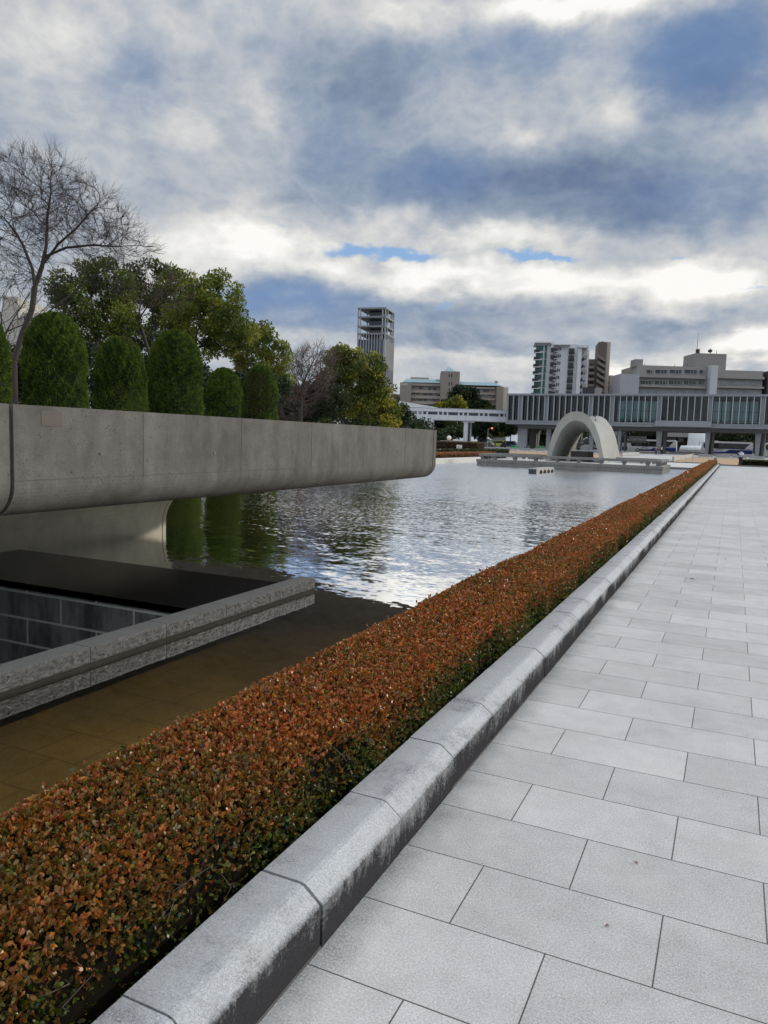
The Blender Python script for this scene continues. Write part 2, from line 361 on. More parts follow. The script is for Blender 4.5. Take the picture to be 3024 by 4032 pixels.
# black stone sill and masonry wall of the sunken pit
m,k,b,out=newmat('black_wet_stone')
pos=k.new('ShaderNodeNewGeometry').outputs['Position']
br=k.new('ShaderNodeTexBrick'); k.link(pos,br.inputs['Vector']); br.offset=.5
for a_,v_ in (('Scale',1),('Brick Width',.8),('Row Height',.4),('Mortar Size',.005)): br.inputs[a_].default_value=v_
dots=k.new('ShaderNodeTexVoronoi'); dots.inputs['Scale'].default_value=5; k.link(pos,dots.inputs['Vector'])
c=k.mix(k.noise(pos,12,4,.6),(.005,.005,.006),(.016,.015,.017)); c=k.mix(br.outputs['Fac'],c,(.004,.004,.005)); c=k.mix(k.math('LESS_THAN',dots.outputs['Distance'],.045),c,(.2,.2,.2))
k.link(c,b.inputs['Base Color']); b.inputs['Roughness'].default_value=.10; b.inputs['Specular IOR Level'].default_value=.15; k.link(k.bump(k.noise(pos,40,3,.6),.3,.004),b.inputs['Normal']); M_BLACK=m
m,k,b,out=newmat('pit_masonry')
pos=k.new('ShaderNodeNewGeometry').outputs['Position']; sx=k.new('ShaderNodeSeparateXYZ'); k.link(pos,sx.inputs[0]); cx=k.new('ShaderNodeCombineXYZ'); k.link(sx.outputs[0],cx.inputs[0]); k.link(sx.outputs[2],cx.inputs[1])
br=k.new('ShaderNodeTexBrick'); k.link(k.mapping(cx.outputs[0],(1,1,1),(.30,.175,0)),br.inputs['Vector']); br.offset=.5
for a_,v_ in (('Scale',1),('Brick Width',1.05),('Row Height',.30),('Mortar Size',.013),('Mortar Smooth',.1)): br.inputs[a_].default_value=v_
st=k.rng(k.noise(k.mapping(pos,(2,2,.6)),1.6,5,.65),.42,.62)
c=k.mix(k.rng(k.noise(pos,60,3,.6),.3,.7),(.19,.195,.185),(.30,.305,.29)); c=k.mix(k.math('MULTIPLY',st,.8),c,(.03,.033,.04)); c=k.mix(br.outputs['Fac'],c,(.62,.63,.60))
k.link(c,b.inputs['Base Color']); b.inputs['Roughness'].default_value=.5; M_MAS=m
w2=empty('pit_wall',(-12,6.7,-2.2),0,'dark stone retaining wall with pale grout lines and a black wet sill under the concrete wing','wall')
p=MB(); p.box(-8,7.38,-.83,.80,2.19-.06,2.2-.145); p.build('sill',M_BLACK,w2)
p=MB(); p.box(-8,7.38,-.83,.78,0,2.19-.061); p.build('masonry',M_MAS,w2)
# ------------------------------------------------------------------ flame monument: concrete wing and stem
wg=empty('concrete_monument',(-10.95,7.6,-.36),0,'long cantilevered brown grey concrete wing with rounded underside on a pale stem over the pond','monument')
def arc(cx,cz,r,a0,a1,n): return [(cx+r*math.cos(math.radians(a0+(a1-a0)*i/n)),cz+r*math.sin(math.radians(a0+(a1-a0)*i/n))) for i in range(n+1)]
OX,OY,OZ=-10.95,7.6,-.36
half=[(-4.71,1.85)]+[(-4.71,1.27)]+arc(-4.96,1.27,.25,0,-86,12)[1:]+[(-5.4,.995),(-8.64,.648),(-9.0,.645)]
half=[(x-OX,z-OZ) for x,z in half]
inner=[(-4.93-OX,1.85-OZ),(-4.95-OX,1.72-OZ),(-5.2-OX,1.6-OZ)]
def wing_poly(inset=0):
    r=[(x-inset,z+ (0)) for x,z in half]
    r2=[(max(x-inset,0),z+inset*(1 if z<1.6 else 0)) for x,z in half]
    pts=inner[::-1][:0]
    out=[(x,z-(inset if i==0 else 0)) for i,(x,z) in enumerate(r2)]
    left=[(-x,z) for x,z in out][::-1]
    topR=[(x-inset*.0,z-inset) for x,z in inner]
    topL=[(-x,z) for x,z in topR]
    return out+left+topL+topR[::-1]
p=MB()
# precast segments separated by narrow slots
def seg(a,b_,ins=0): p.prism([(x,z) for x,z in wing_poly(ins)],'y',a-OY,b_-OY)
segs=[(-3.0,-.19),(-.17,3.755),(3.79,12.12),(12.145,12.27)]
for a_,b_ in segs: seg(a_,b_)
seg(-2.9,12.2,.03)
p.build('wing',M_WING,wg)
# board-mark seam along the face + repaired patch + tie-hole plugs
p=MB()
fx=-4.709-OX
p.box(fx-.002,fx+.0015,3.83-OY,12.1-OY,1.295-OZ,1.299-OZ)
for yy in (5.1,6.55,8.0,9.45,10.9): p.box(fx-.002,fx+.0012,yy-OY,yy+.004-OY,1.29-OZ,1.84-OZ)
p.build('formwork_seam',mat('seam_dark',(.11,.10,.09),.9),wg)
p=MB(); p.box(fx-.002,fx+.002,4.03-OY,4.22-OY,1.70-OZ,1.815-OZ); p.build('repair_patch',mat('repair_mortar',(.125,.108,.095),.8,9,.12),wg)
for yy in (4.62,6.1,7.6,9.1,10.6):
    p=MB(); p.tube((fx-.002,yy-OY,1.49-OZ),(fx+.004,yy-OY,1.49-OZ),.018,n=14); p.build('tie_hole_plug',mat('plug',(.16,.15,.135),.8),wg)
# stem with flaring flanks
p=MB(); prof=[(-9.22,-.36),(-9.22,.05)]+[(-9.22+.58*(1-math.cos(t)),.05+.585*math.sin(t)) for t in [math.radians(7.5*i) for i in range(1,13)]]+[(-8.66,.66)]
prof=[(x-OX,z-OZ) for x,z in prof]; full=prof+[(-x,z) for x,z in prof][::-1]
p.prism(full,'y',-2-OY,10.46-OY); p.prism([(x-.03,z) if x>0 else (x+.03,z) for x,z in full],'y',10.46-OY,10.48-OY); p.prism(full,'y',10.48-OY,10.56-OY)
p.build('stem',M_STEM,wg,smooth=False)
# ------------------------------------------------------------------ far pond coping, left
lc=MB(); lc.box(-21.6,-20.4,30,80,-.5,.19)
o=lc.build('pond_wall',granite('pale_wall_granite',(.62,.62,.59),speck=.3,blot=.06)); tag(o,'low pale stone wall along the far left edge of the pond','wall')
# ------------------------------------------------------------------ podium in the pond, railing, arch, chest
PZ=-.36
pd=empty('cenotaph_podium',(-10.95,57.6,PZ),0,'grey stone platform standing in the pond with a bench like railing round it','platform')
def L(x,y,z): return (x+10.95,y-57.6,z-PZ)
def lbox(mb,x0,x1,y0,y1,z0,z1,mi=0): mb.box(x0+10.95,x1+10.95,y0-57.6,y1-57.6,z0-PZ,z1-PZ,mi)
p=MB(); lbox(p,-17.55,-4.35,54.4,61,-.36,.10); lbox(p,-17.6,-4.3,54.36,61.05,.105,.31); lbox(p,-15.5,-6.4,61.05,68,-.36,.29)
p.build('base',M_PODIUM,pd,bevel=.01)
for i in range(9):
    p=MB(); lbox(p,-17.55+1.55*i+1.2,-17.55+1.55*i+1.215,54.352,54.36,-.2,.3); p.build('joint',mat('joint_dark',(.08,.08,.08),.9),pd)
p=MB(); lbox(p,-17.5,-4.4,54.5,60.95,.312,.325); p.build('deck',M_PLAZA,pd)
p=MB(); lbox(p,-17.45,-4.42,54.42,54.95,.56,.735); lbox(p,-4.95,-4.42,54.96,61.0,.56,.735); lbox(p,-17.45,-16.92,54.96,61.0,.56,.735)
lbox(p,-8.3,-4.96,60.5,61.0,.56,.735); lbox(p,-16.91,-13.4,60.5,61.0,.56,.735)
p.build('rail',M_PODIUM,pd,bevel=.015)
def post(x,y,ax):
    p=MB(); a,b_=(.17,.12) if ax=='x' else (.17,.12)
    bw=(.09,.16) if ax=='x' else (.16,.09); tw=(.16,.18) if ax=='x' else (.18,.16)
    p.hexa([L(x-bw[0],y-bw[1],.326),L(x+bw[0],y-bw[1],.326),L(x+bw[0],y+bw[1],.326),L(x-bw[0],y+bw[1],.326)],[L(x-tw[0],y-tw[1],.558),L(x+tw[0],y-tw[1],.558),L(x+tw[0],y+tw[1],.558),L(x-tw[0],y+tw[1],.558)])
    p.build('rail_post',M_PODIUM,pd)
for x in (-17.2,-16.25,-14.7,-13.14,-11.58,-10.03,-8.46,-6.9,-5.34,-4.66): post(x,54.69,'x')
for yv in (55.6,56.4,57.2,58.0,58.8,59.6,60.5): post(-4.69,yv,'y'); post(-17.2,yv,'y')
for x in (-7.6,-6.4,-5.5,-14.2,-15.6): post(x,60.75,'x')

# saddle arch: front/back profiles interpolated, ridge dips in the middle
outer=[(-2.18,.2),(-2.12,.45),(-1.93,1.36),(-1.75,2.18),(-1.38,3.16),(-.85,3.8),(-.42,4.04),(0,4.10),(.45,4.03),(.85,3.80),(1.36,3.16),(1.74,2.3),(1.95,1.5),(2.16,.72),(2.27,.2)]
innr=[(-1.78,.2),(-1.68,.76),(-1.46,1.73),(-1.06,2.71),(-.62,3.22),(-.3,3.38),(.02,3.42),(.34,3.35),(.68,3.12),(1.02,2.7),(1.42,2.0),(1.72,1.3),(1.9,.76),(2.0,.3),(2.02,.2)]
innr=[(-1.82,.2),(-1.70,.76),(-1.44,1.73),(-1.04,2.71),(-.56,3.24),(-.27,3.38),(0,3.41),(.3,3.36),(.6,3.22),(1.02,2.76),(1.38,2.04),(1.6,1.5),(1.76,1.0),(1.9,.5),(1.97,.2)]
ar=empty('stone_arch',(-10.82,61.3,.2),0,'tall saddle shaped pale stone arch on the platform in the pond','monument')
m=MB(); NS=16; n=len(outer); ringlist=[]
for s_ in range(NS+1):
    t=s_/NS; yy=-4.3+8.6*t; q=(2*t-1)**2          # 1 at the ends, 0 in the middle
    hs=.80+.20*q; wsx=.93+.07*q
    ring=[]
    for (x,z) in outer: ring.append((x*wsx,yy,(z-.2)*hs+ (0 if z<.3 else 0)))
    for (x,z) in innr[::-1]: ring.append((x*wsx*(.99+.01*q),yy,(z-.2)*(hs-.03+.03*q)))
    ringlist.append(ring)
vs=[v for r in ringlist for v in r]; R_=2*n; fs=[]
for s_ in range(NS):
    for i in range(R_):
        j=(i+1)%R_; fs.append((s_*R_+i,s_*R_+j,(s_+1)*R_+j,(s_+1)*R_+i))
for i in range(n-1):
    a_,b_=i,i+1; fs.append((a_,R_-1-a_,R_-1-b_,b_)); o_=NS*R_; fs.append((o_+a_,o_+b_,o_+R_-1-b_,o_+R_-1-a_))
m.add(vs,fs); ob=m.build('arch_shell',M_ARCH,ar,smooth=True)
em=ob.modifiers.new('es','EDGE_SPLIT'); em.split_angle=math.radians(40)
def flood(x,y,z):
    p=MB(); p.box(-.06,.06,-.05,.05,.0,.09); o=p.build('floodlight',mat('black_metal',(.02,.02,.02),.4),ar); o.location=(x,y,z); o.rotation_euler=(.4,0,0)
flood(.05,-1.2,3.17); flood(.3,2.4,3.45); flood(.05,3.6,3.78)
ch=MB(); ch.hexa([(-.70,-.9,0),(.70,-.9,0),(.78,.9,0),(-.78,.9,0)],[(-.68,-.95,.78),(.68,-.95,.78),(.74,.95,.78),(-.74,.95,.78)])
o=ch.build('stone_chest',mat('dark_granite',(.075,.068,.062),.35,12,.2),bevel=.02,loc=(-10.85,60.2,.33)); tag(o,'dark polished stone chest standing under the pale arch','chest')
# small hollow block in the pond
fb=empty('concrete_duct',(-10.68,45.0,-.36),-.06,'small pale concrete block with four dark round holes standing in the pond','concrete block')
p=MB(); p.hexa([(-.25,-1.0,0),(.25,-1.0,0),(.25,2.7,0),(-.25,2.7,0)],[(-.25,-1.0,.52),(.25,-1.0,.52),(.25,2.7,.52),(-.25,2.7,.52)]); p.build('block',mat('duct_concrete',(.36,.36,.34),.7,4,.1),fb)
for i in range(4):
    p=MB(); yy=-.1+i*.8; pts=[(yy+.33*math.cos(t),.20+.22*math.sin(t)) for t in [math.pi*j/8 for j in range(9)]]; p.prism(pts,'x',.23,.254); p.build('hole',mat('hole_black',(.004,.004,.004),.9),fb)
p=MB(); p.box(-.23,.23,-1.006,-.95,.02,.47); p.build('dark_face',mat('dark_end',(.05,.055,.065),.6,5,.3),fb)  # front end plate in a darker tone than the block
# ------------------------------------------------------------------ foliage tools
def leaf_mesh(name,P,D,size,col,mat_,parent=None,aspect=.5,fold=.25,hexa=False):
    """P (N,3) leaf bases, D (N,3) growth directions, size (N,), col (N,3): one small folded leaf per row"""
    N=len(P); D=D/np.linalg.norm(D,axis=1,keepdims=True)
    R=RNG.normal(size=(N,3)); S=np.cross(D,R); S/=np.linalg.norm(S,axis=1,keepdims=True)+1e-9; U=np.cross(S,D)
    size=np.asarray(size).reshape(-1,1); w=size*aspect*.5
    prof=[(0,.0,0),(.38,.72,.3),(.74,1.0,.35),(1.0,.28,.1),(1.0,-.28,.1),(.74,-1.0,.35),(.38,-.72,.3)] if hexa else [(0,0,0),(.62,1,.35),(1,0,.1),(.62,-1,.35)]
    K=len(prof); V=np.empty((N,K,3))
    for q,(a,b,c) in enumerate(prof): V[:,q]=P+D*size*a+S*w*b+U*size*fold*c*(abs(b)>.5)
    me=bpy.data.meshes.new(name); me.vertices.add(K*N); me.vertices.foreach_set('co',V.reshape(-1).astype(np.float32))
    me.loops.add(K*N); me.loops.foreach_set('vertex_index',np.arange(K*N,dtype=np.int32))
    me.polygons.add(N); me.polygons.foreach_set('loop_start',np.arange(0,K*N,K,dtype=np.int32))
    try: me.polygons.foreach_set('loop_total',np.full(N,K,dtype=np.int32))
    except Exception: pass
    at=me.color_attributes.new('Col','FLOAT_COLOR','POINT')
    C=np.ones((N,K,4),dtype=np.float32); C[:,:,:3]=np.asarray(col)[:,None,:]; at.data.foreach_set('color',C.reshape(-1))
    me.update(); me.validate(); me.materials.append(mat_)
    o=bpy.data.objects.new(name,me); COL.objects.link(o)
    if parent: o.parent=parent
    return o
def tubes_mesh(name,segs,mat_,parent=None,n=4):
    """segs: list of (p0,p1,r0,r1) numpy"""
    S=len(segs); P0=np.array([s[0] for s in segs]);P1=np.array([s[1] for s in segs]); r0=np.array([s[2] for s in segs]);r1=np.array([s[3] for s in segs])
    D=P1-P0; D/=np.linalg.norm(D,axis=1,keepdims=True)+1e-9
    A=np.cross(D,np.array([.37,.81,.45])); A/=np.linalg.norm(A,axis=1,keepdims=True)+1e-9; B=np.cross(D,A)
    V=np.empty((S,2,n,3))
    for i in range(n):
        t=2*math.pi*i/n; o=A*math.cos(t)+B*math.sin(t); V[:,0,i]=P0+o*r0[:,None]; V[:,1,i]=P1+o*r1[:,None]
    base=np.arange(S)[:,None,None]*2*n; i=np.arange(n); j=(i+1)%n
    q=np.stack([i,j,n+j,n+i],1)[None]; F=(base+q).reshape(-1)
    NF=S*n; me=bpy.data.meshes.new(name); me.vertices.add(S*2*n); me.vertices.foreach_set('co',V.reshape(-1).astype(np.float32))
    me.loops.add(NF*4); me.loops.foreach_set('vertex_index',F.astype(np.int32)); me.polygons.add(NF); me.polygons.foreach_set('loop_start',np.arange(0,NF*4,4,dtype=np.int32))
    try: me.polygons.foreach_set('loop_total',np.full(NF,4,dtype=np.int32))
    except Exception: pass
    me.polygons.foreach_set('use_smooth',np.ones(NF,dtype=bool))
    me.update(); me.validate(); me.materials.append(mat_)
    o=bpy.data.objects.new(name,me); COL.objects.link(o)
    if parent: o.parent=parent
    return o
def vnoise(P,f,seed=0):   # cheap smooth pseudo-noise in [-1,1]
    r=np.random.default_rng(seed); out=np.zeros(len(P))
    for i in range(6):
        d=r.normal(size=3); d/=np.linalg.norm(d); out+=np.sin(P@d*f*(.7+.25*i)+r.uniform(0,6.28))
    return out/3.2
M_LEAF=leaf_mat('hedge_leaf',.36,.5,.2); M_TREELEAF=leaf_mat('tree_leaf',.5,.4,.25); M_JUN=leaf_mat('juniper_leaf',.7,.2,.1)
M_BARK=mat('bark',(.055,.045,.038),.9,14,.35); M_TWIG=mat('twig',(.04,.032,.028),.85,20,.3); M_REDTWIG=mat('brown_twig',(.075,.05,.045),.85,20,.3)

# ------------------------------------------------------------------ the long hedge
def hedge(name,x0,x1,y0,y1,z0,z1,zones,topc,sidec,label,group=None,core=(.012,.010,.007),bulge=.0,sides=(1,1),ends=(1,1),twigs=0,sprig=False):
    root=empty(name,((x0+x1)/2,(y0+y1)/2,z0),0,label,'hedge',group); ox,oy,oz=root.location
    inset=.05 if (x1-x0)<1 and (z1-z0)<.8 else .09
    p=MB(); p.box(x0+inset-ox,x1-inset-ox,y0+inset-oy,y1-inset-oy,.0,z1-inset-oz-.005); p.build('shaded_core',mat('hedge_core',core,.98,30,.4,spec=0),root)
    Ps=[];Ds=[];Ss=[];Cs=[]
    for (ya,yb,dens,size) in zones:
        w=x1-x0; h=z1-z0; Lh=yb-ya
        faces=[('top',w*Lh),('r',h*Lh*sides[1]),('l',h*Lh*sides[0])]
        if ends[0] and ya<=y0+1e-3: faces.append(('e0',w*h))
        if ends[1] and yb>=y1-1e-3: faces.append(('e1',w*h))
        for fc,a in faces:
            n=int(a*dens)
            if n<1: continue
            U=RNG.random(n);V=RNG.random(n);dep=RNG.random(n)**1.6*inset*1.35
            if fc=='top': P=np.stack([x0+U*w,ya+V*Lh,z1-dep],1); N=np.tile([0,0,1.],(n,1))
            elif fc=='r': P=np.stack([x1-dep,ya+V*Lh,z0+U*h],1); N=np.tile([1.,0,.25],(n,1))
            elif fc=='l': P=np.stack([x0+dep,ya+V*Lh,z0+U*h],1); N=np.tile([-1.,0,.25],(n,1))
            elif fc=='e0': P=np.stack([x0+U*w,ya+dep,z0+V*h],1); N=np.tile([0,-1.,.25],(n,1))
            else: P=np.stack([x0+U*w,yb-dep,z0+V*h],1); N=np.tile([0,1.,.25],(n,1))
            # rounded shoulders
            if fc=='top':
                e=np.minimum(P[:,0]-x0,x1-P[:,0]); P[:,2]-=np.clip(.09-e,0,.09)**1.5*2.2
                edge=np.clip(1-e/.12,0,1); N[:,0]+=np.sign(P[:,0]-(x0+x1)/2)*edge*.8
            elif fc in 'rl':
                e=z1-P[:,2]; s=1 if fc=='r' else -1; P[:,0]-=s*np.clip(.10-e,0,.1)**1.5*2.0
                N[:,2]+=np.clip(1-e/.15,0,1)*.8
                P[:,0]-=s*(.015+.03*vnoise(P,5.,3)*1)*(inset>.04)
                keep=RNG.random(n)<(.35+.65*np.clip((P[:,2]-z0)/(h*.55),0,1))*(.55+.45*(vnoise(P,7.,5)>-.35))
                P,N=P[keep],N[keep]
            lump=vnoise(P*[1,1,0],4.5,1)*.013+vnoise(P*[1,1,0],1.3,2)*.012
            if fc=='top': P[:,2]+=lump*min(1,h*2)
            n=len(P)
            spr=(RNG.random(n)<.03) if fc=='top' else np.zeros(n,bool)
            P[:,2]+=spr*RNG.random(n)*.035
            D=N*.75+RNG.normal(size=(n,3))*.62+np.array([0,0,.45])
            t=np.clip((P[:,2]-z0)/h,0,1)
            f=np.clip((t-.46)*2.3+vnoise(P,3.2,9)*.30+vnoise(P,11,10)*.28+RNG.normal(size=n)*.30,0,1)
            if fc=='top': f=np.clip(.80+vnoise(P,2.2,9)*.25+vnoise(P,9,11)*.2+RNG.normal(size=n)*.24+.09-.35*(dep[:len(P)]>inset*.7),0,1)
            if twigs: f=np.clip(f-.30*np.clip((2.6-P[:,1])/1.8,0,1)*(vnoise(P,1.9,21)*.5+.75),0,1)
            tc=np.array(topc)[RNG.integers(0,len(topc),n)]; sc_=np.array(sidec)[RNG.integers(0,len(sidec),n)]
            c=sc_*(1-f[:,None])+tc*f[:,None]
            c=c*RNG.uniform(.65,1.35,(n,1))
            pale=RNG.random(n)<.004; c[pale]=[.30,.24,.17]
            if sprig and size<.04:      # whorls of five leaves round each shoot tip
                m5=5; D=D/np.linalg.norm(D,axis=1,keepdims=True); P=np.repeat(P,m5,0); D=np.repeat(D,m5,0)
                off=RNG.normal(size=P.shape); off/=np.linalg.norm(off,axis=1,keepdims=True); D=D*1.0+off*.75
                P=P+off*size*.12-D*size*RNG.random((len(P),1))*.7; c=np.repeat(c,m5,0)*RNG.uniform(.82,1.18,(len(P),1)); n=len(P)
            Ps.append(P);Ds.append(D);Ss.append(size*RNG.uniform(.7,1.3,n));Cs.append(c)
    P=np.concatenate(Ps)-np.array([ox,oy,oz])
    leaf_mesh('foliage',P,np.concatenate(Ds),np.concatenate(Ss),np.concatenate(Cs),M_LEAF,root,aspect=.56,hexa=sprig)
    if twigs:
        sg=[]
        for _ in range(twigs):
            yy=y0+RNG.random()**1.6*min(14,y1-y0); a=np.array([x1-.22,yy,z0+.02]); b_=a+np.array([.12+.09*RNG.random(),RNG.normal()*.14,.10+.25*RNG.random()])
            m_=(a+b_)/2+RNG.normal(size=3)*.02; sg.append((a,m_,.0035,.0028)); sg.append((m_,b_,.0028,.0016))
            for _k in range(3):
                c_=b_+RNG.normal(size=3)*[.03,.07,.05]; sg.append((m_ if _k==0 else b_,c_,.0017,.0009))
        sg=[(a-[ox,oy,oz],b_-[ox,oy,oz],r0,r1) for a,b_,r0,r1 in sg]
        tubes_mesh('twigs',sg,mat('hedge_twig',(.11,.085,.065),.8,40,.3),root,4)
    return root
RUST=[(.38,.100,.020),(.30,.075,.016),(.47,.155,.028),(.28,.105,.020),(.20,.100,.017),(.37,.160,.042),(.42,.125,.045),(.34,.085,.026),(.17,.12,.02)]
GREEN=[(.07,.10,.014),(.04,.07,.012),(.10,.13,.02),(.025,.055,.018),(.14,.11,.018)]
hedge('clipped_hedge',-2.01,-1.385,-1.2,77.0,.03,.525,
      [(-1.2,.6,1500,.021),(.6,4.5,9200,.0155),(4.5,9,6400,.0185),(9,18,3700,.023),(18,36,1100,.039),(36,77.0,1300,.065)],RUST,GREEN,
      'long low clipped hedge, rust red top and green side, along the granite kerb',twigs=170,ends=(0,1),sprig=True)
hedge('clipped_hedge',-23.0,-21.9,34,74,.0,.56,[(34,74,330,.10)],[(.36,.13,.06),(.30,.12,.05)],[(.20,.10,.04),(.10,.09,.03)],'low rust brown clipped hedge beyond the far left edge of the pond',ends=(1,1))
hedge('clipped_hedge',-27.5,-25.5,56,92,.0,.68,[(56,92,240,.12)],[(.035,.05,.012)],[(.025,.035,.01)],'dark green low hedge behind the rust brown hedge on the far left')
hedge('clipped_hedge',.62,14,80.6,81.8,.0,.62,[(80.6,81.8,500,.08)],[(.035,.05,.015)],[(.02,.03,.01)],'low dark green hedge behind the guard at the far end of the pavement')
hedge('clipped_hedge',-50,-38,118,121.5,.0,1.35,[(118,121.5,220,.14)],[(.13,.10,.06)],[(.11,.085,.05)],'brown clipped hedge block left of the walkway pillar')
# ------------------------------------------------------------------ clipped junipers
def juniper(x,y,rad,h,label,seed):
    root=empty('clipped_juniper',(x,y,0),0,label,'clipped tree','rounded junipers along the far side of the pond')
    r=np.random.default_rng(seed)
    N=int(62000*(rad/1.3)*(h/5.5)); u=r.random(N); th=r.uniform(0,2*math.pi,N)
    zz=u*h; 
    def rr(z):
        t=z/h; hb=.66
        return rad*np.where(t<hb,.93+.10*np.sin(t/hb*math.pi*.75+.3)-.03,np.sqrt(np.clip(1-((t-hb)/(1-hb))**2.4,0,1))*.99+.0)
    R=rr(zz)
    cap=r.random(N)<.18; zc=h*(1-.38*(1-np.sqrt(1-np.clip(r.random(N),0,.999))))   # extra density on the dome
    zz=np.where(cap,zc,zz); R=rr(zz)
    P=np.stack([np.cos(th)*R,np.sin(th)*R,zz],1)
    fu=vnoise(P*[1,1,.8],8.5,seed)*.035+vnoise(P,21,seed+1)*.04+vnoise(P,33,seed+5)*.03+vnoise(P,2.1,seed+2)*.035
    Nn=np.stack([np.cos(th),np.sin(th),np.clip((zz/h-.6)*2.2,0,2)],1); Nn/=np.linalg.norm(Nn,axis=1,keepdims=True)
    P=P+Nn*(fu[:,None]-.05-r.random((N,1))*.05)
    D=Nn*.6+np.array([.1,0,.75])+r.normal(size=(N,3))*.38
    f=np.clip(.5+fu*6.5+r.normal(size=N)*.2,0,1)[:,None]  # painted shade: leaf colour darker in the grooves, lighter on the bumps
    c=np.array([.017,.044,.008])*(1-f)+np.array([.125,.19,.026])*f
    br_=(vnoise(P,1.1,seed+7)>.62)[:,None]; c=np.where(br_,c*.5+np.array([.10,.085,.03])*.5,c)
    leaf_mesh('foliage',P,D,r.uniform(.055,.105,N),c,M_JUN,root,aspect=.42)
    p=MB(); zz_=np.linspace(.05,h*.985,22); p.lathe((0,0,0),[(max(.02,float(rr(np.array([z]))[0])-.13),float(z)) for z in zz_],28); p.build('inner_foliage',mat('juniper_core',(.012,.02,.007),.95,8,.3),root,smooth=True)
    p=MB(); p.tube((0,0,0),(0,0,.4),.13,.11,8); p.build('trunk',M_BARK,root)
JX=-24.0
for i,(xa,xb,yt,lab) in enumerate([(-215,40,1212,'clipped juniper cut off by the left edge, leftmost of the row'),(85,345,1228,'largest clipped juniper, second from the left, in front of the bare tree trunk'),
      (365,585,1325,'slim clipped juniper between the two biggest ones'),(575,805,1300,'broad dark clipped juniper in the middle of the row'),
      (805,960,1447,'smallest clipped juniper, second from the right of the row'),(945,1100,1437,'clipped juniper at the right end of the row')]):
    xc=(xa+xb)/2; q=atX(xc,1500,JX); top=atX(xc,yt,JX).z; dist=(q.xy.length); dep=float(np.dot(np.array([q.x,q.y,q.z-EYE]),CF))
    rad=(xb-xa)/2*dep/FPX*.93
    juniper(q.x,q.y,rad,top-.02,lab,20+i)
# ------------------------------------------------------------------ trees by space colonisation
def grow(base,trunk,env,natt,step,kill,infl,seed,maxit=140,updrift=.15,inertia=.75):
    r=np.random.default_rng(seed)
    A=env(r,natt); nodes=[np.array(base,float)]; par=[-1]
    prev=0
    fork='near'
    for t in trunk:      # trunk polylines: list of (parent index or None, points)
        pi,pts=t; cur=prev if pi is None else int(np.argmin(np.linalg.norm(np.array(nodes)-np.array(pts[0]),axis=1)))
        for q in pts:
            q=np.array(q,float); a=nodes[cur]; L=np.linalg.norm(q-a); k=max(1,int(L/step))
            for j in range(1,k+1): nodes.append(a+(q-a)*j/k); par.append(cur if j==1 else len(nodes)-2)
            cur=len(nodes)-1
        prev=cur
    nn=np.full(len(A),-1); nd=np.full(len(A),1e9); alive=np.ones(len(A),bool); start=0; kids=[]
    for it in range(maxit):
        N=np.array(nodes[start:])
        if len(N):
            for c0 in range(0,len(N),400):
                d=np.linalg.norm(A[:,None]-N[None,c0:c0+400],axis=2); j=d.argmin(1); m=d[np.arange(len(A)),j]; up=m<nd
                nd[up]=m[up]; nn[up]=j[up]+start+c0
        alive&=nd>kill
        idx=np.where(alive&(nd<infl))[0]
        if len(idx)==0: break
        start=len(nodes); dirs={}
        while len(kids)<start: kids.append(0)
        full=np.array(kids)[nn[idx]]>=3; alive[idx[full]]=False; idx=idx[~full]
        if len(idx)==0: break
        for i in idx:
            v=A[i]-nodes[nn[i]]; v=v/np.linalg.norm(v); k=nn[i]
            dirs[k]=dirs.get(k,0)+v
        for k,v in dirs.items():
            pd=nodes[k]-nodes[par[k]] if par[k]>=0 else np.zeros(3); pd=pd/(np.linalg.norm(pd)+1e-9); v=v/np.linalg.norm(v)+pd*inertia+r.normal(size=3)*.10+[0,0,updrift]; v=v/(np.linalg.norm(v)+1e-9); nodes.append(nodes[k]+v*step); par.append(k); kids[k]+=1
        if len(nodes)>26000: break
    return np.array(nodes),np.array(par)
def skeleton(nodes,par,rtip,rmax,expo=2.15):
    n=len(nodes); acc=np.zeros(n); child=np.zeros(n,int)
    for i in range(n-1,0,-1):
        if acc[i]==0: acc[i]=rtip**expo
        acc[par[i]]+=acc[i]; child[par[i]]+=1
    R=acc**(1/expo); R=R*min(1,rmax/R[0]) if R[0]>rmax else R
    R=np.maximum(R,rtip)
    return R,child
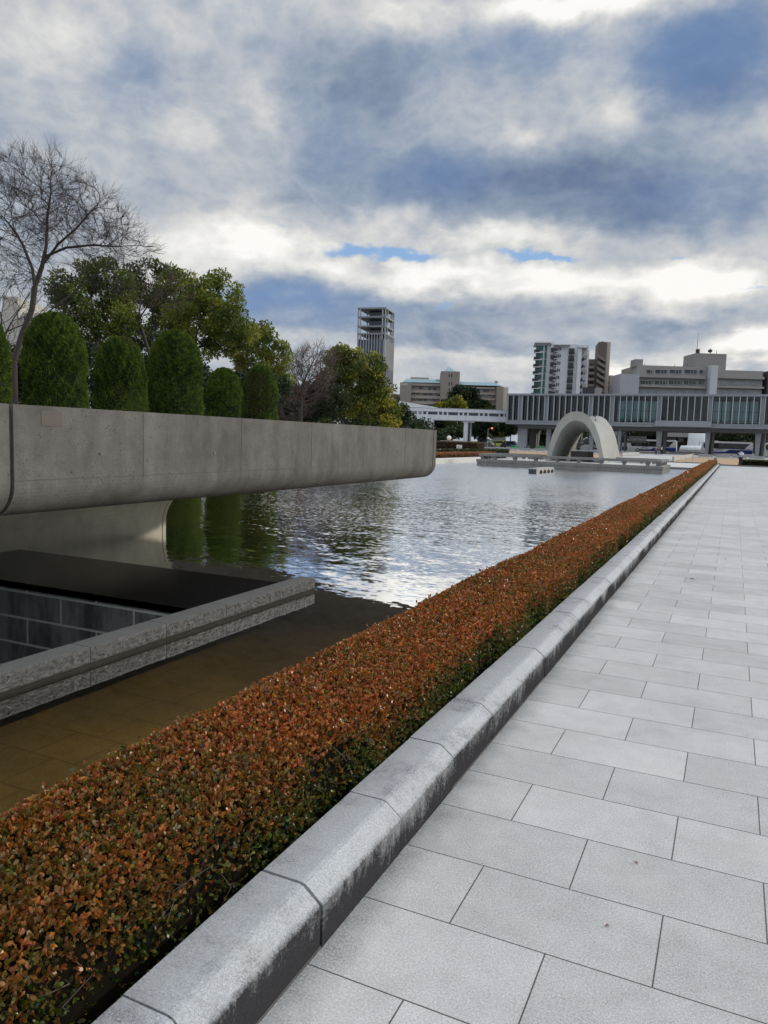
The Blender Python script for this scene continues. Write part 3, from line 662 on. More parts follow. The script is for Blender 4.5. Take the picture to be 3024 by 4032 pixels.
def tree_obj(name,base,nodes,par,label,group,bark,rtip,rmax,n=5,cat='tree',twig=None,twiglen=0,ntw=3,seed=1,twmat=None):
    root=empty(name,tuple(base),0,label,cat,group); R,child=skeleton(nodes,par,rtip,rmax); b=np.array(base)
    segs=[(nodes[par[i]]-b,nodes[i]-b,R[par[i]] if R[par[i]]<R[i]*1.6 else R[i]*1.15,R[i]) for i in range(1,len(nodes))]
    thick=[s for s in segs if s[3]>rtip*4]; thin=[s for s in segs if s[3]<=rtip*4]
    if thick: tubes_mesh('trunk',thick,bark,root,7)
    r=np.random.default_rng(seed); tips=np.where(child==0)[0]
    if twiglen:
        cand=np.where(R<rtip*2.6)[0]
        for i in cand:
            if par[i]<0: continue
            d=nodes[i]-nodes[par[i]]; d/=np.linalg.norm(d)+1e-9
            for _ in range(ntw if child[i]==0 else 1):
                v=d+r.normal(size=3)*.30+[0,0,.22]; v/=np.linalg.norm(v); L=twiglen*r.uniform(.5,1.2); p0=nodes[i]-b; p1=p0+v*L*.5; v2=v+r.normal(size=3)*.3+[0,0,.12]; v2/=np.linalg.norm(v2); p2=p1+v2*L*.6
                thin.append((p0,p1,rtip*.75,rtip*.55)); thin.append((p1,p2,rtip*.55,rtip*.3))
                v3=v+r.normal(size=3)*.5; v3/=np.linalg.norm(v3); thin.append((p1,p1+v3*L*.45,rtip*.5,rtip*.3))
    if thin: tubes_mesh('branches',thin,twmat or bark,root,3)
    return root,R,child
def ell(cx,cy,cz,rx,ry,rz,hollow=0.0,zmin=None):
    def f(r,n):
        P=[]
        while len(P)<n:
            v=r.uniform(-1,1,3); q=np.linalg.norm(v)
            if q>1 or q<hollow: continue
            z=cz+v[2]*rz
            if zmin is not None and z<zmin: continue
            P.append((cx+v[0]*rx,cy+v[1]*ry,z))
        return np.array(P)
    return f
def multi(*es):
    def f(r,n):
        w=np.array([e[1] for e in es],float); w/=w.sum(); return np.concatenate([e[0](r,max(1,int(n*wi))) for e,wi in zip(es,w)])
    return f
CRX,CRY=np.array([math.cos(YAW),math.sin(YAW),0]),np.array([-math.sin(YAW),math.cos(YAW),0])
def atD(x,y,depth): r=ray(x,y); return np.array([0,0,EYE])+r*depth      # point at a given distance along the view
def blob(px,py,depth,rpx,rpy,rdepth=None,hollow=0,zmin=None):    # ellipsoid envelope around a point, real radii in metres
    c=atD(px,py,depth); s=depth/FPX; rx=rpx*s; rz=rpy*s; ry=rdepth or rx
    def f(r,n):
        P=[]
        while len(P)<n:
            v=r.uniform(-1,1,(n*3,3)); q=np.linalg.norm(v,axis=1); v=v[(q<1)&(q>hollow)]
            pts=c+v[:,:1]*rx*CRX+v[:,1:2]*ry*CRY+v[:,2:3]*np.array([0,0,rz])
            if zmin is not None: pts=pts[pts[:,2]>zmin]
            P+=list(pts)
        return np.array(P[:n])
    return f
# tall bare tree, upper left
D1=34.0
def zp(px,py,d=D1): return atD(px,py,d)
base=zp(60,1480); base[2]=0
TR=[(None,[zp(55,1420),zp(85,1320),zp(125,1220),zp(137,1129)]),
 ('n',[zp(137,1129),zp(165,1050),zp(183,960),zp(186,860),zp(200,760,33.5)]),
 ('n',[zp(137,1129),zp(128,1060,34.3),zp(88,960,34.6),zp(35,880,35),zp(0,840,35)]),
 ('n',[zp(170,1040),zp(230,960,33.7),zp(300,900,33.4),zp(370,820,33.2)]),
 ('n',[zp(178,1010),zp(260,975,34.3),zp(360,965,34.5),zp(450,970,34.6)]),
 ('n',[zp(85,1320),zp(150,1260,34.3),zp(240,1190,34.6),zp(330,1120,35),zp(400,1070,35)])]
env=multi((blob(165,790,D1,150,160,3.2,.15),3.4),(blob(310,870,D1,180,140,3.2,.15),3.2),(blob(470,960,D1,110,60,2.2),1.2),(blob(15,860,D1,115,180,3.2,.1),2.6),(blob(90,1040,D1+.5,120,120,2.5),.7),(blob(240,690,D1,70,50,2),.6),(blob(380,1080,D1+.8,110,70,2),.6))
nodes,par=grow(base,TR,env,4200,.26,.36,3.2,11,updrift=.12,inertia=.9)
tree_obj('bare_tree',base,nodes,par,'tall leafless tree with wide fan of fine twigs at the upper left',None,M_BARK,.0075,.24,twig=1,twiglen=.85,ntw=8,seed=3,twmat=M_TWIG)
base=zp(-60,1480,42); base[2]=0
env=multi((blob(0,1250,42,110,150,2.5),1),(blob(120,1180,42,140,110,2.5),1))
nodes,par=grow(base,[(None,[zp(-20,1400,42)])],env,800,.3,.45,5,12)
tree_obj('bare_tree',base,nodes,par,'smaller leafless tree behind the leftmost junipers',None,M_BARK,.010,.18,twiglen=.7,ntw=3,seed=4,twmat=M_TWIG)
D2=50.
base=atD(600,1480,D2); base[2]=0
env=multi((blob(560,1150,D2,200,110,3,.1),1.6),(blob(430,1230,D2,160,120,3),1))
nodes,par=grow(base,[(None,[atD(590,1400,D2),atD(560,1300,D2)])],env,1100,.33,.5,6,13)
tree_obj('bare_tree',base,nodes,par,'leafless tree with reddish twigs in front of the camphor trees behind the slim juniper',None,M_BARK,.011,.2,twiglen=.8,ntw=3,seed=5,twmat=M_REDTWIG)
D3=62.
base=atD(1180,1600,D3); base[2]=0
env=multi((blob(1190,1500,D3,115,110,3,.1),2),(blob(1250,1440,D3,80,70,2.5),.7),(blob(1130,1590,D3,110,80,3),1))
nodes,par=grow(base,[(None,[atD(1185,1560,D3)])],env,2600,.32,.42,6,14)
tree_obj('bare_tree',base,nodes,par,'purple brown leafless tree between the last juniper and the yellow green camphor tree',None,M_BARK,.016,.24,twiglen=1.0,ntw=6,seed=6,twmat=M_REDTWIG)
# leafy trees
def leafy(name,px,depth,blobs,label,group,seed,cols,natt=500,dens=1.0,leaf=.16,clump=.75,basepx=None,step=.55,rt=.02,kind='tree',inner=.3):
    base=atD(basepx or px,1600,depth); base[2]=0
    env=multi(*[(blob(bx,by,depth+dd,rx,ry,None,.35,.6),rx*ry) for bx,by,rx,ry,dd in blobs])
    bx,by,rx,ry,dd=max(blobs,key=lambda q:q[2]*q[3])
    top=atD(bx,by+ry*.5,depth); 
    nodes,par=grow(base,[(None,[(base*.6+top*.4)*[1,1,1]+[.3,0,0],top])],env,natt,step,step*1.5,9,seed,updrift=.05)
    root,R,child=tree_obj(name,base,nodes,par,label,group,M_BARK,rt,.38,seed=seed)
    r=np.random.default_rng(seed+50); idx=np.where((R<rt*1.7)&(nodes[:,2]>base[2]+1.2))[0]
    # leaf clumps round the outer twigs
    n_per=int(155*dens); C=nodes[idx]; K=len(C)
    P=np.repeat(C,n_per,0); off=r.normal(size=P.shape); off/=np.linalg.norm(off,axis=1,keepdims=True); rad=(r.random((len(P),1))**.45)*clump
    P=P+off*rad*[1,1,.62]+[0,0,clump*.15]
    D=off*.7+r.normal(size=P.shape)*.5+[0,0,.2]
    cl=np.repeat(r.random(K),n_per); ch=np.array(cols); tone=np.clip(cl+vnoise(P,.5,seed)*.35+r.normal(size=len(P))*.15,0,.999)*(len(ch)-1)
    i0=tone.astype(int); fr_=(tone-i0)[:,None]; c=ch[i0]*(1-fr_)+ch[np.minimum(i0+1,len(ch)-1)]*fr_; c=c*r.uniform(.7,1.3,(len(P),1))
    leaf=leaf*1.25
    leaf_mesh('crown',P-base,D,r.uniform(.7,1.3,len(P))*leaf,c,M_TREELEAF,root,aspect=.6)
    return root
CAM=[(.033,.06,.010),(.065,.105,.014),(.125,.17,.020),(.22,.235,.028)]
CAMY=[(.055,.075,.012),(.14,.16,.018),(.28,.275,.03),(.42,.37,.045)]
DARKG=[(.010,.022,.008),(.02,.038,.011),(.04,.06,.014)]
G1='camphor trees behind the junipers'
leafy('camphor_tree',400,48,[(300,1160,115,120,0),(430,1130,110,110,1),(380,1280,160,110,1),(235,1140,45,60,0)],'dark camphor tree behind the two left junipers',G1,31,CAM,430,leaf=.15,clump=.62)
leafy('camphor_tree',600,56,[(560,1130,90,90,0),(670,1170,120,110,1),(600,1300,130,110,2)],'camphor tree behind the broad juniper in the middle',G1,32,CAM,430,leaf=.16,clump=.68)
leafy('camphor_tree',850,54,[(850,1190,105,110,0),(770,1290,120,110,1),(900,1300,80,115,0),(935,1210,40,65,0),(960,1330,55,70,0)],'tallest round camphor tree behind the smallest juniper',G1,33,CAM,470,leaf=.16,clump=.64)
leafy('camphor_tree',1040,57,[(1000,1350,80,80,0),(1085,1400,58,85,0),(1040,1450,85,80,0),(960,1400,70,90,1),(1110,1480,45,55,0)],'lower camphor tree beside the purple brown bare tree',G1,34,CAM[1:]+[(.18,.17,.02)],330,leaf=.16,clump=.6)
leafy('camphor_tree',1400,70,[(1330,1430,60,50,0),(1420,1480,110,90,0),(1340,1570,110,100,0),(1470,1600,100,90,0),(1530,1640,55,60,-1),(1290,1500,45,50,0)],'yellow green camphor tree in front of the office tower',None,35,CAMY,650,leaf=.19,clump=.72)
leafy('shrub',1250,66,[(1120,1590,110,85,0),(1260,1590,110,80,0)],'dark shrubs at the foot of the bare tree behind the concrete wing',None,36,DARKG,200,leaf=.18,clump=.7,inner=0)
leafy('shrub',300,46,[(100,1480,180,90,0),(400,1470,200,90,0)],'dark undergrowth behind the left junipers',None,37,DARKG,260,leaf=.18,clump=.8)
leafy('shrub',800,50,[(700,1500,200,80,0),(980,1540,160,75,0)],'dark undergrowth behind the right junipers',None,38,DARKG,260,leaf=.18,clump=.8)
leafy('conifer',1580,90,[(1575,1650,40,60,0)],'small dark conifer at the right edge of the yellow green camphor',None,39,DARKG,120,leaf=.2,clump=.8)
# far-off wood beyond the park on the left, one dark mass
r=np.random.default_rng(77); Nw=52000; u=r.random(Nw); A_=np.array([-125.,20.]); B_=np.array([-62.,165.])
xy=A_+(B_-A_)*u[:,None]; hw=6.2+1.8*np.sin(u*31)+1.2*np.sin(u*67+1)+.8*np.sin(u*140); zz_=(r.random(Nw)**.75)*hw
P=np.stack([xy[:,0]+r.normal(size=Nw)*1.6,xy[:,1]+r.normal(size=Nw)*1.2,zz_+.1],1); P[:,2]+=vnoise(P,.55,4)*.7; P[:,2]=np.clip(P[:,2],.05,None)
dk=np.array(DARKG+[(.05,.07,.018)])[r.integers(0,4,Nw)]*r.uniform(.7,1.3,(Nw,1))
tag(leaf_mesh('distant_wood',P,r.normal(size=(Nw,3)),r.uniform(.4,.8,Nw),dk,M_TREELEAF,None,aspect=.7),'dark belt of far woodland closing the park behind the clipped junipers','wood',kind='stuff')
# trees behind the walkway bridge and museum
for i,(px,d,bl,lab,cc) in enumerate([
  (1760,225,[(1760,1690,75,60,0)],'broad dark tree under the walkway bridge, left of its pillar',DARKG),
  (1700,230,[(1700,1700,50,55,0)],'dark tree beside the white pavilion under the bridge',DARKG),
  (1900,235,[(1895,1680,40,65,0)],'dark conifer right of the bridge pillar',DARKG),
  (1945,240,[(1940,1680,32,45,0),(1960,1700,30,30,0)],'light green tree near the traffic light',CAM),
  (2010,232,[(2010,1690,40,48,0)],'dark tree beside the corner of the museum',DARKG),
  (1840,280,[(1830,1560,55,40,0),(1810,1600,75,30,0)],'dark spreading pine above the walkway bridge',DARKG),
  (1770,262,[(1735,1605,28,22,0),(1790,1602,45,26,0)],'yellow leaved tree showing above the walkway bridge',CAMY),
  (1890,275,[(1890,1605,50,22,0)],'dark tree crown above the walkway bridge',DARKG),
  (2120,240,[(2120,1720,60,50,0)],'dark tree behind the left museum pillars',DARKG),
  (2250,245,[(2240,1730,70,50,0)],'dark tree seen under the museum beyond the arch',DARKG),
  (2860,250,[(2830,1735,60,40,0),(2900,1735,70,42,0)],'dark pruned tree beyond the long coach',DARKG),
  (2560,250,[(2540,1740,70,45,0)],'dark tree behind the coaches in the middle',DARKG)]):
    leafy('tree',px,d,bl,lab,'trees behind the museum and bridge',60+i,cc,170,dens=.8,leaf=.62,clump=1.7,step=1.3,rt=.06,basepx=px)
# ------------------------------------------------------------------ BUILDINGS
class Bld:
    """a building whose front plane passes through the photo column px0 at a given distance, turned by theta"""
    def __init__(s,name,px0,depth,theta,label,cat='building',group=None,ybase=1600,gz=0):
        s.o=atD(px0,ybase,depth); s.ang=YAW-math.radians(theta)
        s.x=np.array([math.cos(s.ang),math.sin(s.ang),0]); s.n=np.array([-math.sin(s.ang),math.cos(s.ang),0]); s.gz=gz
        s.root=empty(name,(s.o[0],s.o[1],gz),s.ang,label,cat,group)
    def hit(s,px,py,off=0):
        r=ray(px,py); o=s.o+s.n*off; t=((o-np.array([0,0,EYE]))@s.n)/(r@s.n); P=np.array([0,0,EYE])+r*t
        return (P-s.o)@s.x,P[2]-s.gz
    def lx(s,px,py=1600,off=0): return s.hit(px,py,off)[0]
    def lz(s,px,py,off=0): return s.hit(px,py,off)[1]
    def rect(s,mb,px0,px1,pyt,pyb,y0,y1,mi=0):   # box from a photo rectangle on the front plane (y0..y1 depth behind it)
        pm=(px0+px1)/2; x0=s.lx(px0,(pyt+pyb)/2); x1=s.lx(px1,(pyt+pyb)/2); z1=s.lz(pm,pyt); z0=0 if pyb is None else s.lz(pm,pyb)
        mb.box(x0,x1,y0,y1,z0,z1,mi)
M_WHITE=mat('white_wall',(.62,.64,.68),.7,.3,.06); M_WFRAME=mat('white_frame',(.62,.64,.66),.5,.3,.05)
M_BEIGE=mat('beige_wall',(.27,.235,.205),.8,.15,.08); M_BEIGEL=mat('beige_band',(.36,.325,.285),.8,.15,.08)
M_TEAL=mat('teal_roof',(.24,.37,.42),.5,.2,.06); M_WIN=glass_mat('dark_window'); M_WINP=mat('pale_window',(.22,.25,.27),.2,.6,.35)
M_BROWN=mat('brown_tile',(.12,.095,.085),.7,.3,.1); M_GREYW=mat('grey_wall',(.30,.29,.285),.8,.15,.07); M_GREYL=mat('grey_panel',(.37,.38,.42),.7,.15,.05)
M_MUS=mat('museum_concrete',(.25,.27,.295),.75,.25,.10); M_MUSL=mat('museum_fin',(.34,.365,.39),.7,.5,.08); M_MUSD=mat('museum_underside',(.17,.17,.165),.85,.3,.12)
M_CLEAR=clear_glass('museum_glass',(.80,.86,.87)); M_TEALB=mat('teal_blind',(.42,.60,.60),.7,.5,.12); M_DARK=mat('dark_interior',(.02,.022,.025),.8); M_CHAR=mat('charcoal',(.035,.037,.042),.6,.4,.2)
M_STEEL=mat('painted_steel',(.5,.52,.54),.4); M_BLACKM=mat('black_metal2',(.02,.02,.02),.45)
# --- museum on its columns (front plane Y=180)
mu=empty('museum_building',(-10.65,180,0),0,'long grey concrete and glass building raised on pillars across the background','building')
OXM=-10.65
def mbx(mb,x0,x1,y0,y1,z0,z1,mi=0): mb.box(x0-OXM,x1-OXM,y0-180,y1-180,z0,z1,mi)
XL,XR=-51.2,29.9
p=MB(); mbx(p,XL,XR,180,198,12.85,13.33); mbx(p,XL-.05,XR+.05,179.9,180,13.0,13.36); mbx(p,XL,XL+.35,180,198,6.9,12.85); mbx(p,XR-.35,XR,180,198,6.9,12.85); mbx(p,XL+.4,XR-.4,197.3,197.9,6.9,12.85)
p.build('roof_slab',M_MUS,mu)
p=MB(); mbx(p,XL,XR,180,198,6.0,6.62); mbx(p,XL,XR,179.93,180,6.55,6.72); mbx(p,XL+.1,XR-.1,180.15,197.8,6.62,6.98); p.build('floor_slab',M_MUS,mu)
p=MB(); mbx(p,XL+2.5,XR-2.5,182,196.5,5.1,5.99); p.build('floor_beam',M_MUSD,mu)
pairs=[-47.7,-41.4,-31.0,-26.2,-15.9,-5.4,4.9,15.3,25.7]; cnt=[2,4,7,3,7,7,7,7,7,3]
for x in pairs:
    p=MB(); mbx(p,x-.27,x+.27,180.35,180.9,6.98,12.85); p.build('pier_panel',M_MUS,mu)
edges=[XL+.35]
fins=[]
bounds=[(XL+.35,pairs[0]-.42)]+[(pairs[i]+.42,pairs[i+1]-.42) for i in range(len(pairs)-1)]+[(pairs[-1]+.42,XR-.35)]
for (a,b_),c_ in zip(bounds,cnt):
    for i in range(c_+1): fins.append((a+(b_-a)*i/c_))
fin=None
for x in fins:
    if fin is None:
        p=MB(); p.hexa([(-.10,.02,6.98),(.10,.02,6.98),(.10,.55,6.98),(-.10,.55,6.98)],[(-.10,.02,12.85),(.10,.02,12.85),(.10,.55,12.85),(-.10,.55,12.85)])
        fin=p.build('fin',M_MUSL,mu); fin.location=(x-OXM,0,0)
    else:
        o=fin.copy(); COL.objects.link(o); o.parent=mu; o.location=(x-OXM,0,0)
for (a,b_),c_ in zip(bounds,cnt):
    p=MB(); mbx(p,a,b_,180.98,181.02,7.0,12.85); w_=p.build('window',M_CLEAR,mu)
    p=MB()
    for z in (7.55,9.55,11.9): mbx(p,a,b_,180.93,180.97,z,z+.09)
    p.build('transom',M_CHAR,w_)
p=MB(); mbx(p,XL+.4,XR-.4,186,186.2,7,12.8); mbx(p,XL+.4,XR-.4,181.2,186,6.985,7.05); p.build('inner_wall',mat('museum_inner',(.07,.075,.08),.8,.4,.3),mu)
p=MB()
for a,b_ in ((-25.2,-16.5),(-4.9,4.2)): 
    for i in range(5):
        w_=(b_-a)/5; mbx(p,a+w_*i+.12,a+w_*(i+1)-.12,181.6,181.7,7.3,11.9)
p.build('blind',M_TEALB,mu)
p=MB(); mbx(p,-16.5,-4.85,178.9,179.9,6.15,7.42); p.build('balcony',mat('balcony_grey',(.27,.285,.31),.75,.3,.08),mu)
def pil(x,w,y,d,zt=5.09,v=0.0,m_=None):
    p=MB(); x-=OXM; y-=180; p.hexa([(x-w/2,y,0),(x+w/2,y,0),(x+w/2,y+d,0),(x-w/2,y+d,0)],[(x-w/2-v,y-v,zt),(x+w/2+v,y-v,zt),(x+w/2+v,y+d+v,zt),(x-w/2-v,y+d+v,zt)]); p.build('pillar',m_ or M_MUSL,mu)
def pxX(px,Y): return atY(px,1750,Y).x
for a,b_,y in ((2037,2072,183),(2083,2110,193),(2149,2165,183.5),(2319,2335,183.5)): 
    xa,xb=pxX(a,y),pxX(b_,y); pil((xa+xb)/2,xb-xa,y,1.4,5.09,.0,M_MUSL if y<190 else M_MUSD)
for a,b_ in ((2437,2450),(2586,2614),(2780,2802),(2977,3004)):
    y=183; xa,xb=pxX(a,y),pxX(b_,y); pil((xa+xb)/2-.35,(xb-xa)*.52,y,2.6,5.09,.25,M_MUSL)
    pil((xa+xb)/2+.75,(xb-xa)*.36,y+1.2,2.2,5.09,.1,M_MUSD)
for x in (15,25): pil(x,1.1,183,2.4,5.09,.3)
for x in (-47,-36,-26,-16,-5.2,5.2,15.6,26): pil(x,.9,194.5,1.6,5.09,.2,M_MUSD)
# stair and mezzanine under the museum
def ptm(px,py,Y): q=atY(px,py,Y); return q.x,q.z
p=MB(); Yst=188
for i in range(12):
    t=i/12; xa=pxX(2255,Yst)+(pxX(2325,Yst)-pxX(2255,Yst))*t; dx=(pxX(2325,Yst)-pxX(2255,Yst))/12
    p.box(xa-OXM,xa+dx-OXM,Yst-180,Yst-177.6,.3+2.3*t,.75+2.3*t)
xa,xb=pxX(2325,Yst),pxX(2360,Yst); p.box(xa-OXM,xb-OXM,8,10.4,2.5,2.95); p.build('stair',M_MUS,mu)
p=MB()
xa,xb=pxX(2255,187.9),pxX(2325,187.9); p.hexa([(xa-OXM,7.8,.9),(xb-OXM,7.8,3.2),(xb-OXM,7.9,3.2),(xa-OXM,7.9,.9)],[(xa-OXM,7.8,1.35),(xb-OXM,7.8,3.65),(xb-OXM,7.9,3.65),(xa-OXM,7.9,1.35)]); p.build('stair_rail',M_MUSL,mu)
p=MB(); Ym=186; xa,xb=pxX(2424,Ym),pxX(2545,Ym); p.box(xa-OXM,xb-OXM,6,13,atY(2480,1744,Ym).z,atY(2480,1734,Ym).z); p.build('mezzanine',M_MUSD,mu)
p=MB(); z0,z1=atY(2480,1734,Ym).z,atY(2480,1717,Ym).z
for i in range(5): w_=(xb-xa)/5; p.box(xa+w_*i+.05-OXM,xa+w_*(i+1)-.05-OXM,6,6.05,z0+.01,z1)
p.build('balustrade',mat('frosted_panel',(.28,.30,.29),.3,.4,.1),mu)
# --- walkway bridge
bA=atD(1560,1630,188.5); bB=np.array([-51.3,186.5,0]); d_=bB-bA; d_[2]=0; Lb=np.linalg.norm(d_); angb=math.atan2(d_[1],d_[0]); Lx0=-22
zt=atD(1800,1608,188).item(2); zb=atD(1800,1656,188).item(2); Hb=zt-zb
br_=empty('walkway_bridge',(bA[0],bA[1],0),angb,'long white enclosed footbridge with a band of windows joining the museum on its left','bridge')
p=MB(); p.box(Lx0,Lb,0,4,zb,zb+Hb*.42); p.box(Lx0,Lb,0,4,zb+Hb*.70,zt); p.box(Lx0,Lb,.1,3.9,zb+Hb*.42,zb+Hb*.70); p.build('deck_and_roof',M_WHITE,br_)
p=MB(); p.box(Lx0,Lb,-.06,0,zb+.02,zb+.14); p.box(Lx0,Lb,-.06,0,zt-.12,zt); 
k_=Lx0
while k_<Lb-1: p.box(k_,k_+.05,-.03,0,zb+.14,zb+Hb*.42-.03); p.box(k_,k_+.05,-.03,0,zb+Hb*.70+.03,zt-.13); k_+=2.2
p.build('panel_joint',mat('joint_bluegrey',(.38,.41,.46),.6),br_)
x_=.5; pat=[.75,.75,2.4]; i=0
while x_<Lb-1.5:
    w_=pat[i%3]; 
    if x_>3.0 or True:
        p=MB(); p.box(x_,x_+w_,.04,.08,zb+Hb*.45,zb+Hb*.68); p.build('window',M_WIN if x_>6 else M_WINP,br_)
    x_+=w_+.42; i+=1
xs0=(atD(1842,1700,189)-bA)@(d_/Lb)
p=MB(); 
for dx,w_,y0 in ((-.9,1.0,.4),(.75,.55,2.4)): p.box(xs0+dx,xs0+dx+w_,y0,y0+.9,0,zb-.02)
p.box(xs0-1.2,xs0+1.7,.3,3.4,zb-.35,zb-.015); p.build('pillar',M_WFRAME,br_)
p=MB(); p.box(xs0+.12,xs0+.7,.6,1.4,0,zb-.4); p.box(xs0-.35,xs0+.25,-.5,0,0,.75); p.build('pillar_recess',M_CHAR,br_)
# --- pavilion with curved white roof beside the bridge
b=Bld('glass_pavilion',1590,172,2,'low white framed glass pavilion below the left end of the footbridge')
p=MB(); b.rect(p,1585,1706,1654,1661,-.5,9); b.rect(p,1585,1706,1648,1654,1.5,9); p.build('roof',M_WFRAME,b.root)
for px in (1602,1638,1670,1701): p=MB(); x=b.lx(px); p.box(x-.2,x+.2,0,.4,0,b.lz(px,1661)-.01); p.build('post',M_WFRAME,b.root)
for a_,c_ in ((1606,1634),(1642,1668)): p=MB(); b.rect(p,a_,c_,1664,None or 1700,.15,.25); p.build('window',mat('aqua_glass',(.22,.33,.34),.15,.8,.2),b.root)
b=Bld('east_building',1575,215,-18,'white building with long sloping roof behind the left end of the footbridge')
p=MB(); x0=b.lx(1540);x1=b.lx(1722); zl=b.lz(1575,1583); zr=b.lz(1722,1604); p.hexa([(x0,0,zr-2.0),(x1,0,zr-2.2),(x1,14,zr-2.2),(x0,14,zr-2.0)],[(x0,0,zl+.6),(x1,0,zr),(x1,14,zr),(x0,14,zl+.6)]); p.build('roof',mat('bright_roof',(.75,.76,.78),.6,.3,.04),b.root)
p=MB(); p.box(x0+.4,x1-.6,.5,13,0,zr-2.21); p.build('wall',M_WHITE,b.root)
# --- beige hospital
b=Bld('hospital_building',1600,330,2,'wide beige building with teal roofs and a square central tower under a pyramid cap')
def floors(b,px0,px1,rows,y,wallm,bandm,wins,yb=12,top=None,name='wall'):
    p=MB(); b.rect(p,px0,px1,top,1700,y,y+yb); p.build(name,wallm,b.root)
H=lambda x,y:(1540+x*.2893,1430+y*.2893)
p=MB(); b.rect(p,1572,1617,1507,1720,-2,12); b.rect(p,1617,1740,1513,1720,1.5,13); b.rect(p,1801,1952,1520,1720,1.5,13); b.rect(p,1951,1976,1523,1720,-2,13); p.build('wall',M_BEIGE,b.root)
p=MB(); b.rect(p,1731,1804,1465,1720,-4,10); p.build('tower',M_BEIGE,b.root)
p=MB(); xa,xb=b.lx(1731),b.lx(1804); xm=b.lx(1767,1441); z0=b.lz(1767,1465); z1=b.lz(1767,1441); p.add([(xa+1.5,-3,z0+.01),(xb-1.5,-3,z0+.01),(xb-1.5,9,z0+.01),(xa+1.5,9,z0+.01),(xm,3,z1)],[(0,3,2,1),(0,1,4),(1,2,4),(2,3,4),(3,0,4)]); p.build('tower_roof',M_TEAL,b.root)
def slopedroof(px0,px1,pyt,pyb,inl,inr):
    p=MB(); x0,x1=b.lx(px0),b.lx(px1); z0=b.lz((px0+px1)/2,pyb); z1=b.lz((px0+px1)/2,pyt)
    p.hexa([(x0,.2,z0),(x1,.2,z0),(x1,14,z0),(x0,14,z0)],[(x0+inl,3,z1),(x1-inr,3,z1),(x1-inr,11,z1),(x0+inl,11,z1)]); p.build('roof',M_TEAL,b.root)
slopedroof(1582,1740,1491,1506,1.5,0); slopedroof(1802,1972,1503,1517,0,3.0)
p=MB(); b.rect(p,1616,1690,1483,1493,4,9); b.rect(p,1717,1741,1493,1500,2,8); b.rect(p,1954,1964,1497,1506,4,7); p.build('roof_plant',M_BEIGEL,b.root)
for (pa,pb,rows) in ((1619,1739,[(1507,1518),(1534,1546),(1556,1568),(1578,1590)]),(1803,1950,[(1522,1528),(1545,1551),(1567,1573),(1588,1596)])):
    for (r0,r1) in rows: p=MB(); b.rect(p,pa,pb,r0+2,r1+1,.6,1.5); p.build('balcony',M_BEIGEL,b.root)
win0=None
def wcell(b,px0,px1,py0,py1,y,m_,par=None):
    p=MB(); b.rect(p,px0,px1,py0,py1,y-.12,y); o=p.build('window',m_,par or b.root); return o
for r,(a_,c_) in enumerate(((1521,1532),(1543,1554),(1565,1577),(1587,1597))):
    for i in range(5): wcell(b,1650+i*18.5,1662+i*18.5,a_+i*1.2,c_+i*1.0,1.5,[M_WIN,M_WINP,M_WIN][(i+r)%3])
for r,(a_,c_) in enumerate(((1532,1542),(1554,1564),(1576,1586),(1597,1604))):
    for i,(u,v_) in enumerate(((1804,1810),(1816,1838),(1846,1868),(1874,1898),(1904,1927),(1944,1949))): wcell(b,u,v_,a_,c_,1.5,[M_WIN,M_WINP][(i*3+r)%2])
for r in (1475,1508,1531,1552,1573):
    for u in (1765,1775): wcell(b,u,u+4,r,r+12,-4,M_WIN)
p=MB(); b.rect(p,1976,1999,1523,1720,1,13); p.build('end_wall',mat('sunlit_end',(.62,.60,.52),.8,.2,.05),b.root)  # sun on the end face put into a brighter wall colour
p=MB(); 
for i in range(4): b.rect(p,1578+i*7,1583+i*7,1511,1519,-2.15,-2.0)
for i in range(4): b.rect(p,1979+i*5,1982+i*5,1529,1534,.85,1.0)
p.build('sign_letters',mat('sign_pale',(.5,.5,.48),.6),b.root)
p=MB(); b.rect(p,1543,1570,1542,1720,20,30); o=p.build('far_building',M_BROWN); 
tag(o,'small brown building edge just left of the beige hospital','building'); o.location=b.root.location; o.rotation_euler=b.root.rotation_euler
# --- office tower with open frame top
b=Bld('office_tower',1509,430,15,'tall slim office tower with an open white frame at its top')
p=MB(); xa,xb=b.lx(1400),b.lx(1509); W_=xb-xa; dpt=W_*1.15
zc=b.lz(1450,1337)
p.box(xa,xb,0,dpt,0,zc); p.build('body',mat('tower_dark',(.05,.07,.11),.35,.2,.25),b.root)
p=MB(); p.box(xb,xb+.25,.1,dpt-.1,0,zc-.1); p.build('sunlit_side',mat('tower_sunlit',(.60,.58,.53),.35,.08,.25),b.root)  # pale colour stands in for sunlight on the right face
p=MB(); p.box(xb-2.6,xb-.9,-.12,0,0,zc); p.box(xb+.26,xb+.3,1,dpt-1,zc-24,zc-16); p.build('corner_panel',mat('tower_purple',(.12,.12,.15),.4,.3,.1),b.root)
zt=b.lz(1450,1217); lev=[b.lz(1450,y) for y in (1317,1288,1251,1217)]
for i in range(9): p=MB(); x=xa+.6+(W_-3.6)*i/8; p.box(x-.22,x+.22,-.55,-.13 if i>7 else -.01,0,lev[0]); p.build('fin',M_MUSL,b.root)
for i in range(9): p=MB(); y=1+(dpt-2)*i/8; p.box(xb+.31,xb+.62,y-.15,y+.15,0,zc+3); p.build('fin',M_MUSL,b.root)
p=MB(); p.box(xb-.85,xb+.3,-.6,-.0,0,zc); p.build('corner_fin',M_MUSL,b.root)
p=MB(); 
for x in (xa,xa+1.3,xb-2.2,xb-.5):
    for y in (-.5,dpt-.9): p.box(x,x+.6,y,y+.6,zc+.01,zt)
for y in (4,dpt-4): p.box(xb-.5,xb+.1,y,y+.6,zc+.01,zt)
